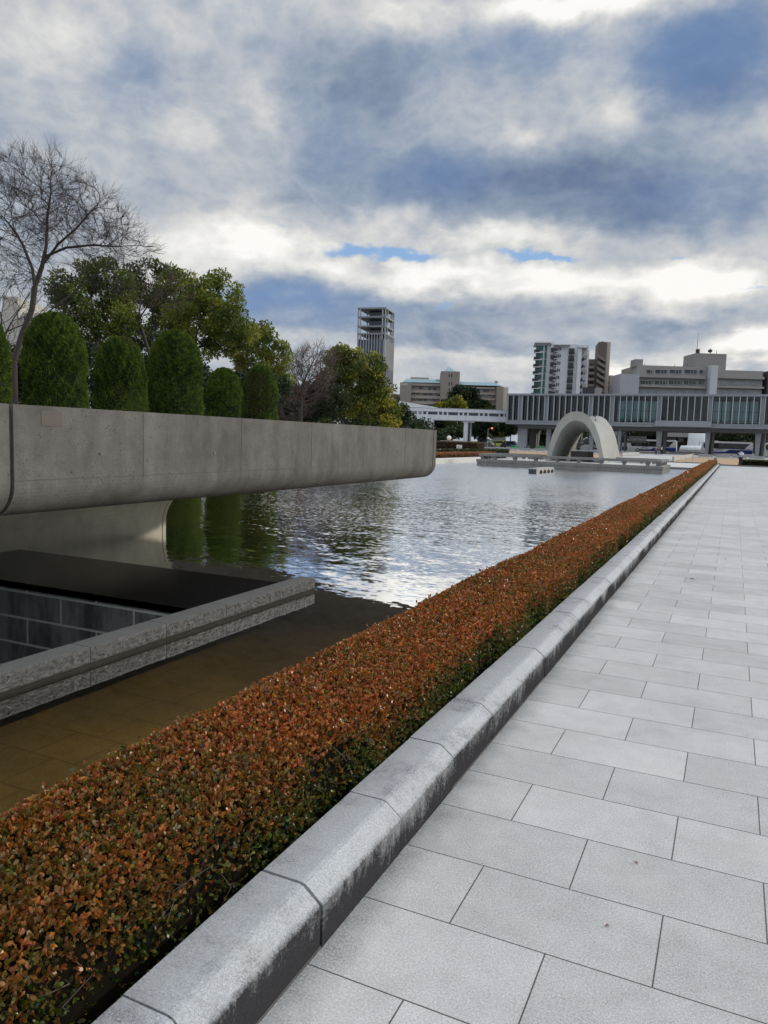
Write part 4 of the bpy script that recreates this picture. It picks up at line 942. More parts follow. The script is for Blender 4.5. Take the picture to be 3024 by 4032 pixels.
p.build('open_frame',M_MUSL,b.root)
p=MB()
for z in lev: p.box(xa-.1,xb+.3,-.6,dpt,z+.02,z+.85)
p.build('open_floor',M_MUS,b.root)
p=MB(); p.box(xa+W_*.33,xb-W_*.18,dpt*.3,dpt*.75,zc+.01,zt-.1); p.build('glass_core',M_WIN,b.root)
p=MB(); p.tube((xa+W_*.6,4,zt+.8),(xa+W_*.6,4,zt+5),.15,.08,6); p.build('mast',M_STEEL,b.root)
p=MB(); p.box(xb-1,xb+.7,-.62,dpt,0,b.lz(1509,1525)); p.build('pink_base',mat('pink_stone',(.45,.33,.28),.7,.3,.1),b.root)
# --- white apartment block
b=Bld('apartment_building',2168,280,8,'white apartment block with dark balconies and green glass corner')
p=MB(); b.rect(p,2108,2168,1349,1720,.6,12); b.rect(p,2168,2266,1353,1720,1.2,12); b.rect(p,2266,2282,1367,1720,-.4,10); b.rect(p,2282,2315,1372,1720,3,12); b.rect(p,2160,2172,1348,1720,-.3,11); p.build('wall',M_WHITE,b.root)
p=MB(); b.rect(p,2106,2170,1347,1352,-1,12.2); b.rect(p,2171,2245,1355,1359,-.5,12.2); b.rect(p,2276,2318,1360,1370,-1,12.2); p.build('roof_edge',M_WHITE,b.root)
for i in range(8):
    y0=1382+i*28.2; sh=-2.4*i*.5
    s0=-i*1.9
    p=MB(); b.rect(p,2103+s0,2125+s0,y0-4,y0+6,-1.2,.5); b.rect(p,2103+s0+0,2131+s0,y0+6.3,y0+9,-1.3,.55,1); bal=p.build('balcony',[M_BLACKM,M_WHITE],b.root)
    p=MB(); b.rect(p,2112+s0,2140+s0,y0-22,y0-1 if i else y0-2,.4,.58); b.rect(p,2146+s0,2155+s0,y0-24,y0+1,.4,.58); p.build('window',mat('green_glass',(.03,.12,.10),.1,.5,.3),b.root)
    p=MB(); b.rect(p,2169+s0,2181+s0,y0-11,y0+4,-2.2,-.2,0); b.rect(p,2182+s0,2195+s0,y0-9,y0+1,-1.0,1.1,0); b.rect(p,2181+s0,2196+s0,y0+1.5,y0+4,-1.1,1.12,1); p.build('balcony',[M_CHAR,M_WHITE],b.root)
    for u in (2200,2207): p=MB(); b.rect(p,u+s0,u+4+s0,y0-16,y0-5,1.0,1.18); p.build('window',M_WIN,b.root)
    p=MB(); b.rect(p,2241+s0,2263+s0,y0-12,y0+11,.9,1.15); p.build('window',M_WIN,b.root)
    p=MB(); b.rect(p,2241+s0,2263+s0,y0+1,y0+10,.2,.85); p.build('balcony',M_BLACKM,b.root)
    # outside stair flight
    x0,x1=b.lx(2277+s0),b.lx(2298+s0); z0=b.lz(2277+s0,y0+30); z1=b.lz(2298+s0,y0+14)
    p=MB(); p.hexa([(x0,.2,z0-.2),(x1,.2,z1-.2),(x1,2.9,z1-.2),(x0,2.9,z0-.2)],[(x0,.2,z0+1.0),(x1,.2,z1+1.0),(x1,2.9,z1+1.0),(x0,2.9,z0+1.0)]); p.build('stair_flight',M_GREYL,b.root)
    p=MB(); b.rect(p,2299+s0,2312+s0*.6,y0+16,y0+30,-.2,3.2); p.build('stair_panel',M_GREYL if i%2 else M_GREYW,b.root)
p=MB(); x=b.lx(2252); p.tube((x,6,b.lz(2252,1359)),(x+.6,6,b.lz(2252,1322)),.12,.05,6); p.build('mast',M_STEEL,b.root)
# --- brown apartment tower
b=Bld('brown_apartment_building',2350,300,10,'dark brown apartment tower with zigzag outside stairs right of the white block')
p=MB(); b.rect(p,2348,2381,1345,1720,1,14); b.rect(p,2312,2348,1412,1720,2,14); p.build('wall',M_BROWN,b.root)
p=MB(); b.rect(p,2381,2396,1345,1720,1.5,14); b.rect(p,2396,2410,1475,1720,3,14); p.build('side_wall',mat('tan_wall',(.42,.38,.33),.8,.2,.06),b.root)
for i in range(7):
    y0=1398+i*24; x0,x1=b.lx(2342),b.lx(2374); z0=b.lz(2342,y0); z1=b.lz(2374,y0+20)
    p=MB(); p.hexa([(x0,-.8,z0-.9),(x1,-.8,z1-.9),(x1,.9,z1-.9),(x0,.9,z0-.9)],[(x0,-.8,z0+.2),(x1,-.8,z1+.2),(x1,.9,z1+.2),(x0,.9,z0+.2)]); p.build('stair_flight',mat('stair_brown',(.19,.155,.14),.7),b.root)
    p=MB(); b.rect(p,2318,2340,y0+42,y0+52,.3,1.9); p.build('balcony',mat('stair_brown',(.19,.155,.14),.7),b.root)
    p=MB(); b.rect(p,2367,2376,y0+18,y0+26,.2,.95); b.rect(p,2324,2337,y0+33,y0+41,1.8,1.95); p.build('opening',M_DARK,b.root)
    if i>3: wcell(b,2396,2405,y0-6,y0+6,2.9,M_WINP)
p=MB(); b.rect(p,2372,2379,1340,1345,3,6); p.build('roof_vent',M_BROWN,b.root)
b=Bld('grey_annex',2320,262,5,'small plain grey block at the foot of the brown apartment tower')
p=MB(); b.rect(p,2304,2336,1525,1720,0,8); b.rect(p,2336,2366,1527,1720,.5,8,1); p.build('wall',[M_CHAR,M_GREYW],b.root)
# --- big grey office building, right
b=Bld('office_building',2700,290,0,'wide grey office block with window rows and a large roof box, right background')
p=MB(); b.rect(p,2508,2800,1440,1720,1.5,22); b.rect(p,2800,3003,1457,1720,1.5,22); b.rect(p,2786,2835,1440,1720,1.2,20); p.build('wall',M_GREYW,b.root)
p=MB(); b.rect(p,2512,2542,1411,1440,3,9); b.rect(p,2762,2887,1385,1456,6,18); p.build('roof_house',mat('grey_box',(.26,.25,.245),.8,.1,.04),b.root)
p=MB(); b.rect(p,2430,2504,1474,1720,-2,8); p.build('blank_wing',M_GREYL,b.root)
p=MB(); b.rect(p,2782,2810,1440,1720,-2,1.1); p.build('white_shaft',mat('shaft_white',(.50,.52,.56),.7,.1,.04),b.root)
for (pa,pc,ya,yb_) in ((2516,2781,1479,1488),(2515,2781,1518,1526),(2811,3012,1481,1491),(2811,3010,1520,1528)): p=MB(); b.rect(p,pa,pc,ya,yb_,.2,1.45); p.build('balcony',mat('ledge_grey',(.29,.285,.275),.8,.2,.05),b.root)
for (ya,yb_,xs) in ((1455,1469,[(2552,2576),(2586,2634),(2643,2691),(2702,2752),(2761,2777)]),(1498,1513,[(2527,2575),(2583,2631),(2640,2690),(2698,2748),(2757,2777),(2816,2871),(2877,2931),(2939,2992)]),(1535,1549,[(2524,2573),(2580,2628),(2637,2687),(2695,2745),(2753,2777),(2813,2865),(2874,2927),(2935,2990)])):
    for i,(u,v_) in enumerate(xs):
        w_=wcell(b,u,v_,ya,yb_,1.49,M_WINP if (ya>1530 or i>4) else M_WIN)
        p=MB(); 
        for q in range(1,4): xx=b.lx(u+(v_-u)*q/4); p.box(xx-.07,xx+.07,1.3,1.36,b.lz((u+v_)/2,yb_),b.lz((u+v_)/2,ya))
        b.rect(p,u-.8,v_+.8,ya-1,ya,1.25,1.36); b.rect(p,u-.8,v_+.8,yb_,yb_+1,1.25,1.36); p.build('frame',M_GREYL,w_)
p=MB(); 
for px,yt,yb_ in ((2776,1300,1384),(2781,1362,1384),(2568,1420,1440),(2690,1424,1440),(2724,1428,1440),(2740,1425,1440),(2832,1360,1384),(2856,1368,1385)):
    x=b.lx(px,1400); p.tube((x,8,b.lz(px,yb_)-.2),(x,8,b.lz(px,yt)),.12,.07,5)
x=b.lx(2781,1380); p.tube((x,8,b.lz(2781,1384)),(x,8,b.lz(2781,1366)),.8,.8,10); x=b.lx(2831,1377); p.lathe((x,8,b.lz(2831,1380)),[(.1,0),(.8,.4),(.9,.9),(.3,1.4)],10); p.build('mast',M_CHAR,b.root)
p=MB(); b.rect(p,3014,3080,1462,1720,0,15); o=p.build('dark_building',M_CHAR); o.location=b.root.location; o.rotation_euler=b.root.rotation_euler; tag(o,'dark building cut off at the right edge beside the grey office block','building')
# --- left background building behind bare tree
b=Bld('white_building',40,140,0,'pale building with dark windows glimpsed behind the bare tree at the far left')
p=MB(); b.rect(p,12,75,1168,1600,0,12); b.rect(p,-60,140,1222,1600,2,14,0); b.rect(p,60,160,1240,1600,1,14,0); p.build('wall',mat('pale_block',(.5,.48,.45),.8,.2,.08),b.root)
for i in range(4): wcell(b,62+i*22,74+i*22,1240+i*2,1256+i*2,1,M_WIN)
# --- street block behind the museum, seen between the pillars
b=Bld('street_building',2600,300,20,'brown and pale blue street front seen between the museum pillars')
p=MB(); x0,x1=b.lx(2060),b.lx(3060); p.box(x0,x1,1,15,0,9.6); p.build('wall',mat('street_brown',(.055,.045,.042),.8,.2,.3),b.root)
for px in (2449,2548,2745,2828,2955,3012): p=MB(); x=b.lx(px); p.box(x-1.1,x+1.1,0,.9,0,9.5); p.build('column',mat('pale_blue',(.30,.42,.47),.4,.3,.06),b.root)
p=MB(); p.box(b.lx(2805),b.lx(2845),.2,.95,0,9.4); p.build('pale_bay',mat('pale_bay',(.36,.38,.36),.6,.5,.1),b.root)
for px in (2470,2500,2640,2660,2690,2870,2900,2930): p=MB(); x=b.lx(px); p.box(x-1,x+1,.7,.98,3.6,5.4); p.build('window',M_WINP,b.root)
# ------------------------------------------------------------------ fountain
f_=atY(2748,1780,222)
fo=empty('fountain',(f_.x-.3,222,0),0,'round fountain with a tall white curtain of water beyond the museum pillars','fountain')
M_FOAM=mat('white_water',(.72,.75,.77),.4,1.2,.2); M_FOAM2=mat('curtain_water',(.66,.70,.72),.35,2.0,.12,streak=.5,streak_col=(.4,.46,.5))
p=MB(); p.lathe((0,0,0),[(7,0),(7,.5),(6.6,.55),(6.5,.3)],32); p.build('basin',M_PODIUM,fo)
p=MB(); p.lathe((0,0,.3),[(2.75,0),(2.55,2.5),(2.35,5.6),(2.15,5.7)],28); p.build('water_column',M_FOAM2,fo,smooth=True)
p=MB(); p.lathe((0,0,.5),[(4.6,0),(4.4,1.0),(4.1,1.55),(3.6,1.6)],28); p.build('water_skirt',M_FOAM,fo,smooth=True)
p=MB(); p.lathe((0,0,.85),[(4.7,0),(4.7,.1)],28); p.build('rim',M_GREYW,fo)
# ------------------------------------------------------------------ barrier rails in front of the museum
def rail_proto():
    root=empty('barrier_rail',(0,0,0),0,'light grey steel hoop barrier in the row before the museum','barrier','low steel barriers in a row before the museum')
    p=MB(); p.tube((-1.15,0,.5),(1.15,0,.5),.035,n=6); p.tube((-1.15,0,0),(-1.15,0,.5),.035,n=6); p.tube((1.15,0,0),(1.15,0,.5),.035,n=6); p.build('rail',M_STEEL,root)
    p=MB(); p.box(-1.1,1.1,-.01,.01,.1,.47); p.build('panel',mat('rail_panel',(.36,.37,.38),.5,.5,.05),root); return root
rp=rail_proto(); first=True
for i in range(26):
    x=-62+i*2.62
    if -15.4<x<-6.0: continue
    o=rp if first else copy_tree(rp); first=False; o.location=(x,140,0)
# low walls flanking the approach
p=MB(); p.box(-6.5,-6.3,94,140,0,.55); o=p.build('low_wall',mat('low_wall',(.42,.42,.40),.7,.5,.1)); tag(o,'low stone parapet along the right side of the pale approach path','wall')
p=MB(); p.box(-15.4,-15.2,118,140,0,.55); o=p.build('low_wall',mat('low_wall',(.42,.42,.40))); tag(o,'low stone parapet along the left side of the pale approach path','wall')
# ------------------------------------------------------------------ coaches
M_CW=mat('coach_white',(.72,.73,.75),.3,.3,.03); M_CB=mat('coach_blue',(.012,.035,.20),.3,.3,.1); M_CG=glass_mat('coach_glass',(.012,.016,.018)); M_TYRE=mat('tyre',(.02,.02,.02),.8); M_RIM=mat('rim_metal',(.5,.5,.52),.35)
def coach(label):
    r=empty('coach_bus',(0,0,0),0,label,'bus','white and blue coaches parked beyond the museum')
    LB,Hh,Wd=12.0,3.35,2.5
    side=[(0,.35),(LB-.1,.35),(LB,.6),(LB-.05,3.1),(LB-.5,Hh),(.9,Hh),(.35,3.1),(.05,1.5),(0,.7)]
    p=MB(); p.prism(side,'y',0,Wd); p.build('body',M_CW,r,bevel=.05)
    p=MB(); p.prism([(.75,1.62),(LB-1.9,1.62),(LB-.75,2.95),(.8,2.95),(.5,2.6)],'y',-.02,-.001); p.build('side_window',M_CG,r)
    p=MB(); p.prism([(.9,3.36),(4.2,3.36),(3.9,3.5),(1.1,3.5)],'y',.3,2.2); p.build('roof_unit',M_CW,r)
    p=MB(); p.prism([(1.9,.4),(LB-.1,.4),(LB-.05,1.35),(6.6,1.35),(5.7,.8),(1.9,.75)],'y',-.025,-.002); p.build('blue_skirt',M_CB,r)
    p=MB(); p.prism([(LB-1.85,1.63),(LB-.12,1.63),(LB-.12,1.55),(1,1.55),(1,1.63)],'y',-.03,-.021); p.build('blue_line',M_CB,r)
    p=MB(); p.prism([(3.0,.95),(3.5,.98),(4.1,1.35),(5.4,1.42),(4.0,1.47),(3.4,1.1)],'y',-.024,-.003); p.prism([(4.2,1.0),(5.3,.9),(4.6,1.05),(5.2,1.15)],'y',-.024,-.003); p.build('swoosh',M_CHAR,r)
    p=MB(); p.prism([(.04,1.35),(-.03,1.35),(.33,3.05),(.40,3.05)],'y',.15,Wd-.15); p.build('windshield',M_CG,r)
    p=MB(); p.tube((.3,.05,3.1),(-.45,-.1,3.0),.03); p.box(-.52,-.40,-.2,.0,2.35,3.0); p.build('mirror',M_CHAR,r)
    for x in (1.5+.9,8.9):
        p=MB(); p.tube((x,-.03,.5),(x,.3,.5),.5,n=18); w_=p.build('wheel',M_TYRE,r)
        p=MB(); p.tube((x,-.05,.5),(x,-.02,.5),.3,n=14); p.build('rim',M_RIM,w_)
    p=MB(); p.box(-.02,.02,.2,.5,.6,.8); p.build('headlight',M_CW,r)
    return r
cb=coach('long white and blue coach seen whole between two pillars behind the guard'); cb.location=(-7.75,209,0)
def cc(x,y,lab): o=copy_tree(cb); o.location=(x,y,0); o['label']=lab
xr=atY(2663,1770,209).x; cc(xr-12,209,'coach half hidden by the pillar behind the three walkers')
xr=atY(2471,1770,206).x; cc(xr-12,206,'coach whose rear shows under the mezzanine right of the arch')
cc(atY(3003,1770,209).x,209,'coach cut off by the right edge of the picture')
# ------------------------------------------------------------------ cars
def car(label,col,x,y,rz,van=False,name='parked_car',cat='car',s=1.0):
    r=empty(name,(x,y,0),rz,label,cat,'vehicles by the road left of the museum'); M_=mat('paint_'+str(col),col,.3,.5,.04)
    if van: prof=[(0,.3),(0,.95),(.35,1.15),(.95,1.85),(3.9,1.9),(4.3,1.2),(4.35,.3)]; win=[(.55,1.2),(1.05,1.75),(3.75,1.78),(4.0,1.2)]
    else: prof=[(0,.3),(0,.72),(.9,.88),(1.6,1.38),(3.0,1.42),(3.8,.98),(4.4,.9),(4.4,.3)]; win=[(1.12,.93),(1.68,1.32),(2.95,1.35),(3.6,.97)]
    p=MB(); p.prism(prof,'y',0,1.7); p.build('body',M_,r,bevel=.06)
    p=MB(); p.prism(win,'y',-.012,-.002); p.prism(win,'y',1.702,1.712); p.build('side_window',M_CG,r)
    for xx in (.85,3.45):
        for yy in (-.02,1.52): p=MB(); p.tube((xx,yy,.32),(xx,yy+.2,.32),.32,n=14); w_=p.build('wheel',M_TYRE,r)
    for yy in (.15,1.3): p=MB(); p.box(-.015,.02,yy,yy+.28,.6,.75); p.build('headlight',M_CW,r)
    return r
def gx(px,Y): return atY(px,1780,Y).x
car('white taxi by the road just right of the bridge pillar',(.6,.6,.6),gx(1893,222),222,.5)
car('black car standing in front of the white one near the traffic light',(.012,.012,.015),gx(1902,205),205,1.3)
car('yellow green van parked beyond the crossing',(.42,.50,.06),gx(1930,224),224,0,True)
car('dark blue estate car right of the yellow green van',(.01,.02,.06),gx(1972,223),223,0,True)
tr_=empty('box_truck',(gx(1920,232),232,0),0,'small truck with a white box body behind the yellow green van','truck','vehicles by the road left of the museum')
p=MB(); p.box(1.6,5.2,0,2,.8,2.9); p.build('box_body',M_CW,tr_); p=MB(); p.prism([(0,.5),(0,1.3),(.35,2.1),(1.5,2.1),(1.5,.5)],'y',.05,1.95); p.build('cab',M_CW,tr_,bevel=.05)
p=MB(); p.prism([(.2,1.35),(.42,1.95),(1.2,1.95),(1.2,1.35)],'y',.03,.045); p.build('side_window',M_CG,tr_)
for xx in (.8,4.2): p=MB(); p.tube((xx,0,.4),(xx,.25,.4),.4,n=14); p.build('wheel',M_TYRE,tr_)
p=MB(); p.box(.0,3,0,1.8,.5,2.3); o=p.build('parked_truck',M_CHAR,loc=(gx(1884,226),226,0)); 
o2=empty('small_truck',(gx(1884,226),226,0),0,'dark small truck close behind the bridge pillar','truck','vehicles by the road left of the museum'); o.parent=o2; o.location=(0,0,0); o.name='body'
p=MB(); p.box(3.02,4.2,.05,1.75,.5,1.5); p.prism([(3.02,1.5),(3.02,2.1),(3.7,2.1),(4.1,1.5)],'y',.1,1.7); p.build('cab',M_GREYL,o2)
for xx in (.6,3.4): p=MB(); p.tube((xx,-.05,.35),(xx,.2,.35),.35,n=12); p.build('wheel',M_TYRE,o2)
# traffic light, signs, lamps, bollards
tl=empty('traffic_light',(gx(1918,200),200,0),0,'traffic light with its red lamp lit, right of the bridge pillar','traffic light')
p=MB(); p.tube((0,0,0),(0,0,5.0),.09,.07); p.tube((0,0,4.9),(.7,0,5.2),.05); p.build('pole',M_GREYL,tl); p=MB(); p.box(.35,1.35,-.1,.1,5.0,5.4); p.build('signal_head',M_CHAR,tl)
m,k,b_,out=newmat('red_lamp'); b_.inputs['Base Color'].default_value=(.8,.05,.02,1); b_.inputs['Emission Color'].default_value=(1,.10,.04,1); b_.inputs['Emission Strength'].default_value=5
p=MB(); p.tube((1.15,-.12,5.2),(1.15,-.16,5.2),.2,n=12); p.build('lamp',m,tl)
def sign_round(px,Y,label,disc,zc):
    r=empty('road_sign',(gx(px,Y),Y,0),0,label,'sign'); p=MB(); p.tube((0,0,0),(0,0,zc),.05); p.build('pole',M_STEEL,r); p=MB(); p.tube((0,-.06,zc),(0,-.1,zc),.32,n=16); d=p.build('disc',disc,r)
    return r
sign_round(1877,196,'round blue and grey road sign on a pole right of the bridge pillar',mat('sign_blue',(.12,.14,.25),.5),2.6)
b0=onZ(1812,1776,0)
sg=empty('no_smoking_sign',(b0.x,b0.y-.5,0),.3,'white square sign with a dark crossed ring symbol on the tan path','sign')
p=MB(); p.box(-.42,.42,0,.04,.12,.95); p.build('board',M_CW,sg); p=MB(); p.box(-.02,.02,.045,.4,0,.9); p.build('leg',M_STEEL,sg)
p=MB(); 
for i in range(20):
    a=2*math.pi*i/20; a2=2*math.pi*(i+1)/20; p.tube((.27*math.cos(a),-.01,.53+.27*math.sin(a)),(.27*math.cos(a2),-.01,.53+.27*math.sin(a2)),.03,n=4)
p.tube((-.19,-.01,.72),(.19,-.01,.34),.03,n=4); p.tube((-.16,-.01,.50),(.12,-.01,.50),.02,n=4); p.build('symbol',mat('symbol_ink',(.06,.08,.16),.6),sg)
b0=onZ(1766,1745,0); gl_=empty('globe_lamp',(gx(1766,128),128,0),0,'white round globe lamp on a short dark post left of the bridge pillar','lamp')
p=MB(); p.tube((0,0,0),(0,0,1.6),.1); p.build('post',M_CHAR,gl_); p=MB(); p.lathe((0,0,1.6),[(.1,0),(.33,.15),(.42,.42),(.33,.7),(.1,.85)],14); p.build('globe',mat('lamp_white',(.8,.8,.8),.4),gl_,smooth=True)
sl=empty('street_lamp',(*atD(1551,1600,88)[:2],0),0,'lantern lamp post among the yellow green camphor leaves left of the white pavilion','lamp')
zt=atD(1551,1575,88)[2]; p=MB(); p.tube((0,0,0),(0,0,zt-.6),.07,.05); p.build('post',M_CHAR,sl); p=MB(); p.lathe((0,0,zt-.6),[(.14,0),(.24,.55),(.27,.6),(.06,.75)],8); p.build('lantern',mat('lantern_glass',(.5,.52,.55),.2),sl)
gb=None
for px,Y in ((1972,188),(2012,150),(2065,150),(1880,200),(1895,190)):
    p=MB(); p.tube((0,0,0),(0,0,.8),.07,n=8); p.lathe((0,0,.8),[(.07,0),(.07,.04),(.02,.09)],8)
    if gb is None: gb=p.build('bollard',M_CHAR,loc=(gx(px,Y),Y,0)); tag(gb,'short dark post by the road left of the museum','bollard','short dark posts by the road')
    else: o=gb.copy(); COL.objects.link(o); o.location=(gx(px,Y),Y,0)
# green construction barriers by the left museum pillars
gpr=None
for i,(px,Y) in enumerate([(2018,172),(2030,171),(2080,184),(2115,182),(2132,182)]):
    if gpr is None:
        gpr=empty('green_barrier',(gx(px,Y),Y,0),0,'small bright green folding barrier at the foot of the left museum pillars','barrier','green barriers by the left museum pillars')
        p=MB(); p.tube((-.6,0,0),(-.45,0,.9),.03); p.tube((.6,0,0),(.45,0,.9),.03); p.build('leg',mat('barrier_green',(.03,.30,.12),.5),gpr)
        p=MB(); p.box(-.6,.6,-.03,.03,.3,.5); p.box(-.5,.5,-.03,.03,.65,.88); p.build('board',mat('barrier_green',(.03,.30,.12),.5),gpr)
    else: o=copy_tree(gpr); o.location=(gx(px,Y),Y,0)
# pale handrails and curved bench edge behind the left of the podium
for i,(a_,c_) in enumerate((((2014,1770),(2070,1781)),((2095,1773),(2152,1784)))):
    A_=atY(*a_,78); B_=atY(*c_,76); r=empty('handrail',(A_.x,A_.y,0),0,['left pale pinkish handrail sloping down behind the podium','right pale pinkish handrail sloping down beside the foot of the arch'][i],'handrail')
    p=MB(); a0=Vector((0,0,A_.z)); b1=Vector((B_.x-A_.x,B_.y-A_.y,B_.z)); p.tube(a0,b1,.045,n=6); p.build('rail',mat('rail_pink',(.62,.50,.46),.5),r)
    p=MB(); p.tube((0,0,-.02),a0,.035); q=a0.lerp(b1,.35); p.tube((q.x,q.y,-.02),q,.035); p.build('rail_leg',M_STEEL,r)
A_=atY(1898,1781,70); B_=atY(2072,1783,70)
p=MB(); pts=[]; N_=14; n2=[]
for i in range(N_+1):
    t=i/N_; x=A_.x+(B_.x-A_.x)*t; p0=70-1.3*math.sin(t*math.pi); pts.append((x,p0)); n2.append((x,p0+1.2*(1-t*.5)))
p.prism(pts+n2[::-1],'z',.004,.30); o=p.build('curved_ledge',mat('ledge_white',(.62,.60,.55),.7,.6,.05)); tag(o,'curved pale stone ledge behind the left part of the podium','ledge')
# white planter walls left of the bridge pillar, dark low wall strips behind arch
p=MB(); p.box(gx(1767,150),gx(1826,150),150,152,0,.95); p.box(gx(1725,150),gx(1762,150),151,153,0,1.5); o=p.build('white_wall',M_WFRAME); tag(o,'low white wall before the bridge pillar beside the globe lamp','wall')
p=MB(); p.box(-24,-12.9,76.2,76.5,.0,.42); p.box(-9.0,-6.7,84,84.3,0,.30); o=p.build('dark_ledge',mat('ledge_dark',(.12,.10,.09),.7)); tag(o,'long dark stone ledge behind the foot of the arch','ledge')
# short rail posts at the end of the hedge
for i,(px,py,hz) in enumerate(((2790,1797,.62),(2727,1786,.9),(2703,1782,.5))):
    q=atY(px,py+6,90); p=MB(); p.tube((0,0,0),(0,0,hz),.045,n=6); p.lathe((0,0,hz),[(.045,0),(.07,.03),(.045,.08)],8)
    o=p.build('path_post',M_STEEL,loc=(q.x,q.y,0)); tag(o,['white capped post at the far tip of the long hedge','thin tall post at the near edge of the sand','short pale post beside the low parapet'][i],'post')
p=MB(); p.prism([(0,0),(.9,0),(0,.72)],'x',0,.25); o=p.build('stair_cheek',M_STONE,loc=(-1.75,81,0)); tag(o,'wedge shaped stone cheek standing just beyond the far end of the long hedge','stone block')
# fallen leaves on the paving
lf=None
for i,(px,py) in enumerate(((2715,2280),(2857,2202),(2508,2232),(1900,2492),(2045,2250),(2510,3402),(2402,3642))):
    q=onZ(px,py,.003); 
    if lf is None:
        p=MB(); p.add([(0,0,.0),(.028,.016,.012),(.07,.004,.004),(.03,-.018,.006)],[(0,1,2,3)]); p.add([(-.02,0,.002),(0,.002,.001),(0,-.002,.001)],[(0,1,2)]); lf=p.build('fallen_leaf',mat('dry_leaf',(.16,.07,.04),.7)); lf.location=q; tag(lf,'dry brown leaf lying on the pale paving','leaf','dry leaves on the paving')
    else: o=lf.copy(); COL.objects.link(o); o.location=q; o.rotation_euler=(0,0,i*1.7); o.scale=(1,1,1) if i<5 else (.35,.35,.5)
# ------------------------------------------------------------------ people
def skin_mesh(name,pts,edges,rad,m_,parent,sub=1,root=0):
    me=bpy.data.meshes.new(name); me.from_pydata(pts,edges,[]); me.materials.append(m_); o=bpy.data.objects.new(name,me); COL.objects.link(o); o.parent=parent
    md=o.modifiers.new('skin','SKIN'); md.use_smooth_shade=True
    for v,r in zip(me.skin_vertices[0].data,rad): v.radius=r if isinstance(r,tuple) else (r,r)
    me.skin_vertices[0].data[root].use_root=True
    s=o.modifiers.new('sub','SUBSURF'); s.levels=sub; s.render_levels=sub; return o
M_SKIN=mat('skin',(.45,.27,.19),.6,4,.06); M_HAIR=mat('hair_black',(.012,.01,.01),.6)
def person(x,y,rz,h,label,top,bottom,group=None,arms='down',step=.12,cap=None,bag=None,legcol=None):
    r=empty('person',(x,y,0),rz,label,'person',group); s=h/1.75
    J={'pel':(0,0,.95),'wai':(0,0,1.10),'che':(0,.0,1.33),'nec':(0,.01,1.50),'hd0':(0,-.01,1.57),'hd1':(0,-.01,1.68),
       'shl':(-.17,0,1.43),'shr':(.17,0,1.43),'hpl':(-.09,0,.90),'hpr':(.09,0,.90),
       'knl':(-.10,-.04-step*.4,.50),'knr':(.10,-.02+step*.3,.50),'anl':(-.10,-step,.08),'anr':(.10,step,.08),'tol':(-.11,-step-.16,.04),'tor':(.11,step-.16,.04)}
    if arms=='down': J.update({'ell':(-.23,.02,1.15),'elr':(.23,.02,1.15),'wrl':(-.25,-.06,.90),'wrr':(.25,-.06,.90),'hal':(-.25,-.08,.82),'har':(.25,-.08,.82)})
    else: J.update({'ell':(-.26,-.05,1.18),'elr':(.27,-.12,1.20),'wrl':(-.14,-.22,1.42),'wrr':(.15,-.22,1.46),'hal':(-.10,-.22,1.50),'har':(.09,-.20,1.54)})
    E=[('pel','wai'),('wai','che'),('che','nec'),('nec','hd0'),('hd0','hd1'),('che','shl'),('che','shr'),('shl','ell'),('ell','wrl'),('wrl','hal'),('shr','elr'),('elr','wrr'),('wrr','har'),('pel','hpl'),('pel','hpr'),('hpl','knl'),('hpr','knr'),('knl','anl'),('knr','anr'),('anl','tol'),('anr','tor')]
    RD={'pel':(.13,.10),'wai':(.12,.09),'che':(.15,.10),'nec':.055,'hd0':.075,'hd1':.085,'shl':.06,'shr':.06,'ell':.042,'elr':.042,'wrl':.03,'wrr':.03,'hal':.035,'har':.035,'hpl':.085,'hpr':.085,'knl':.055,'knr':.055,'anl':.04,'anr':.04,'tol':.03,'tor':.03}
    def sk(name,keys,m_,g=1.0,sub=1,over=None):
        K=list(keys); ids={k_:i for i,k_ in enumerate(K)}; pts=[tuple(c*s for c in J[k_]) for k_ in K]; ed=[(ids[a],ids[b_]) for a,b_ in E if a in ids and b_ in ids]
        rd=[]
        for k_ in K:
            v=(over or {}).get(k_,RD[k_]); v=v if isinstance(v,tuple) else (v,v); rd.append(tuple(q*g*s for q in v))
        return skin_mesh(name,pts,ed,rd,m_,r,sub)
    sk('body',J.keys(),M_SKIN)
    sk('jacket',['pel','wai','che','nec','shl','shr','ell','elr','wrl','wrr'],top,1.28,1,{'pel':(.15,.12),'nec':.05})
    sk('trousers',['pel','hpl','hpr','knl','knr','anl','anr'],bottom,1.25)
    sk('shoe',['anl','tol'],M_BLACKM,1.35); sk('shoe',['anr','tor'],M_BLACKM,1.35)
    p=MB(); p.lathe((0,.01*s,1.60*s),[(.085*s,0),(.098*s,.06*s),(.09*s,.13*s),(.04*s,.17*s)],12); p.build('hair',M_HAIR,r,smooth=True)
    p=MB(); p.add([(-.012*s,-.095*s,1.60*s),(.012*s,-.095*s,1.60*s),(0,-.12*s,1.605*s),(0,-.092*s,1.65*s)],[(0,1,2),(0,2,3),(1,3,2)]); p.build('nose',M_SKIN,r)
    if cap:
        p=MB(); p.lathe((0,0,1.69*s),[(.105*s,0),(.13*s,.05*s),(.125*s,.08*s)],14); p.box(-.07*s,.07*s,-.18*s,-.08*s,1.685*s,1.70*s); p.build('cap',cap,r)
        p=MB(); p.lathe((0,0,1.10*s),[(.185*s,0),(.185*s,.045*s)],14); p.build('belt',M_BLACKM,r)
    if bag:
        p=MB(); p.box(-.13*s,.13*s,.14*s,.27*s,1.08*s,1.43*s); p.build('backpack',bag,r,bevel=.03)
    return r
M_UNI=mat('uniform_pale',(.62,.68,.82),.7,9,.06)
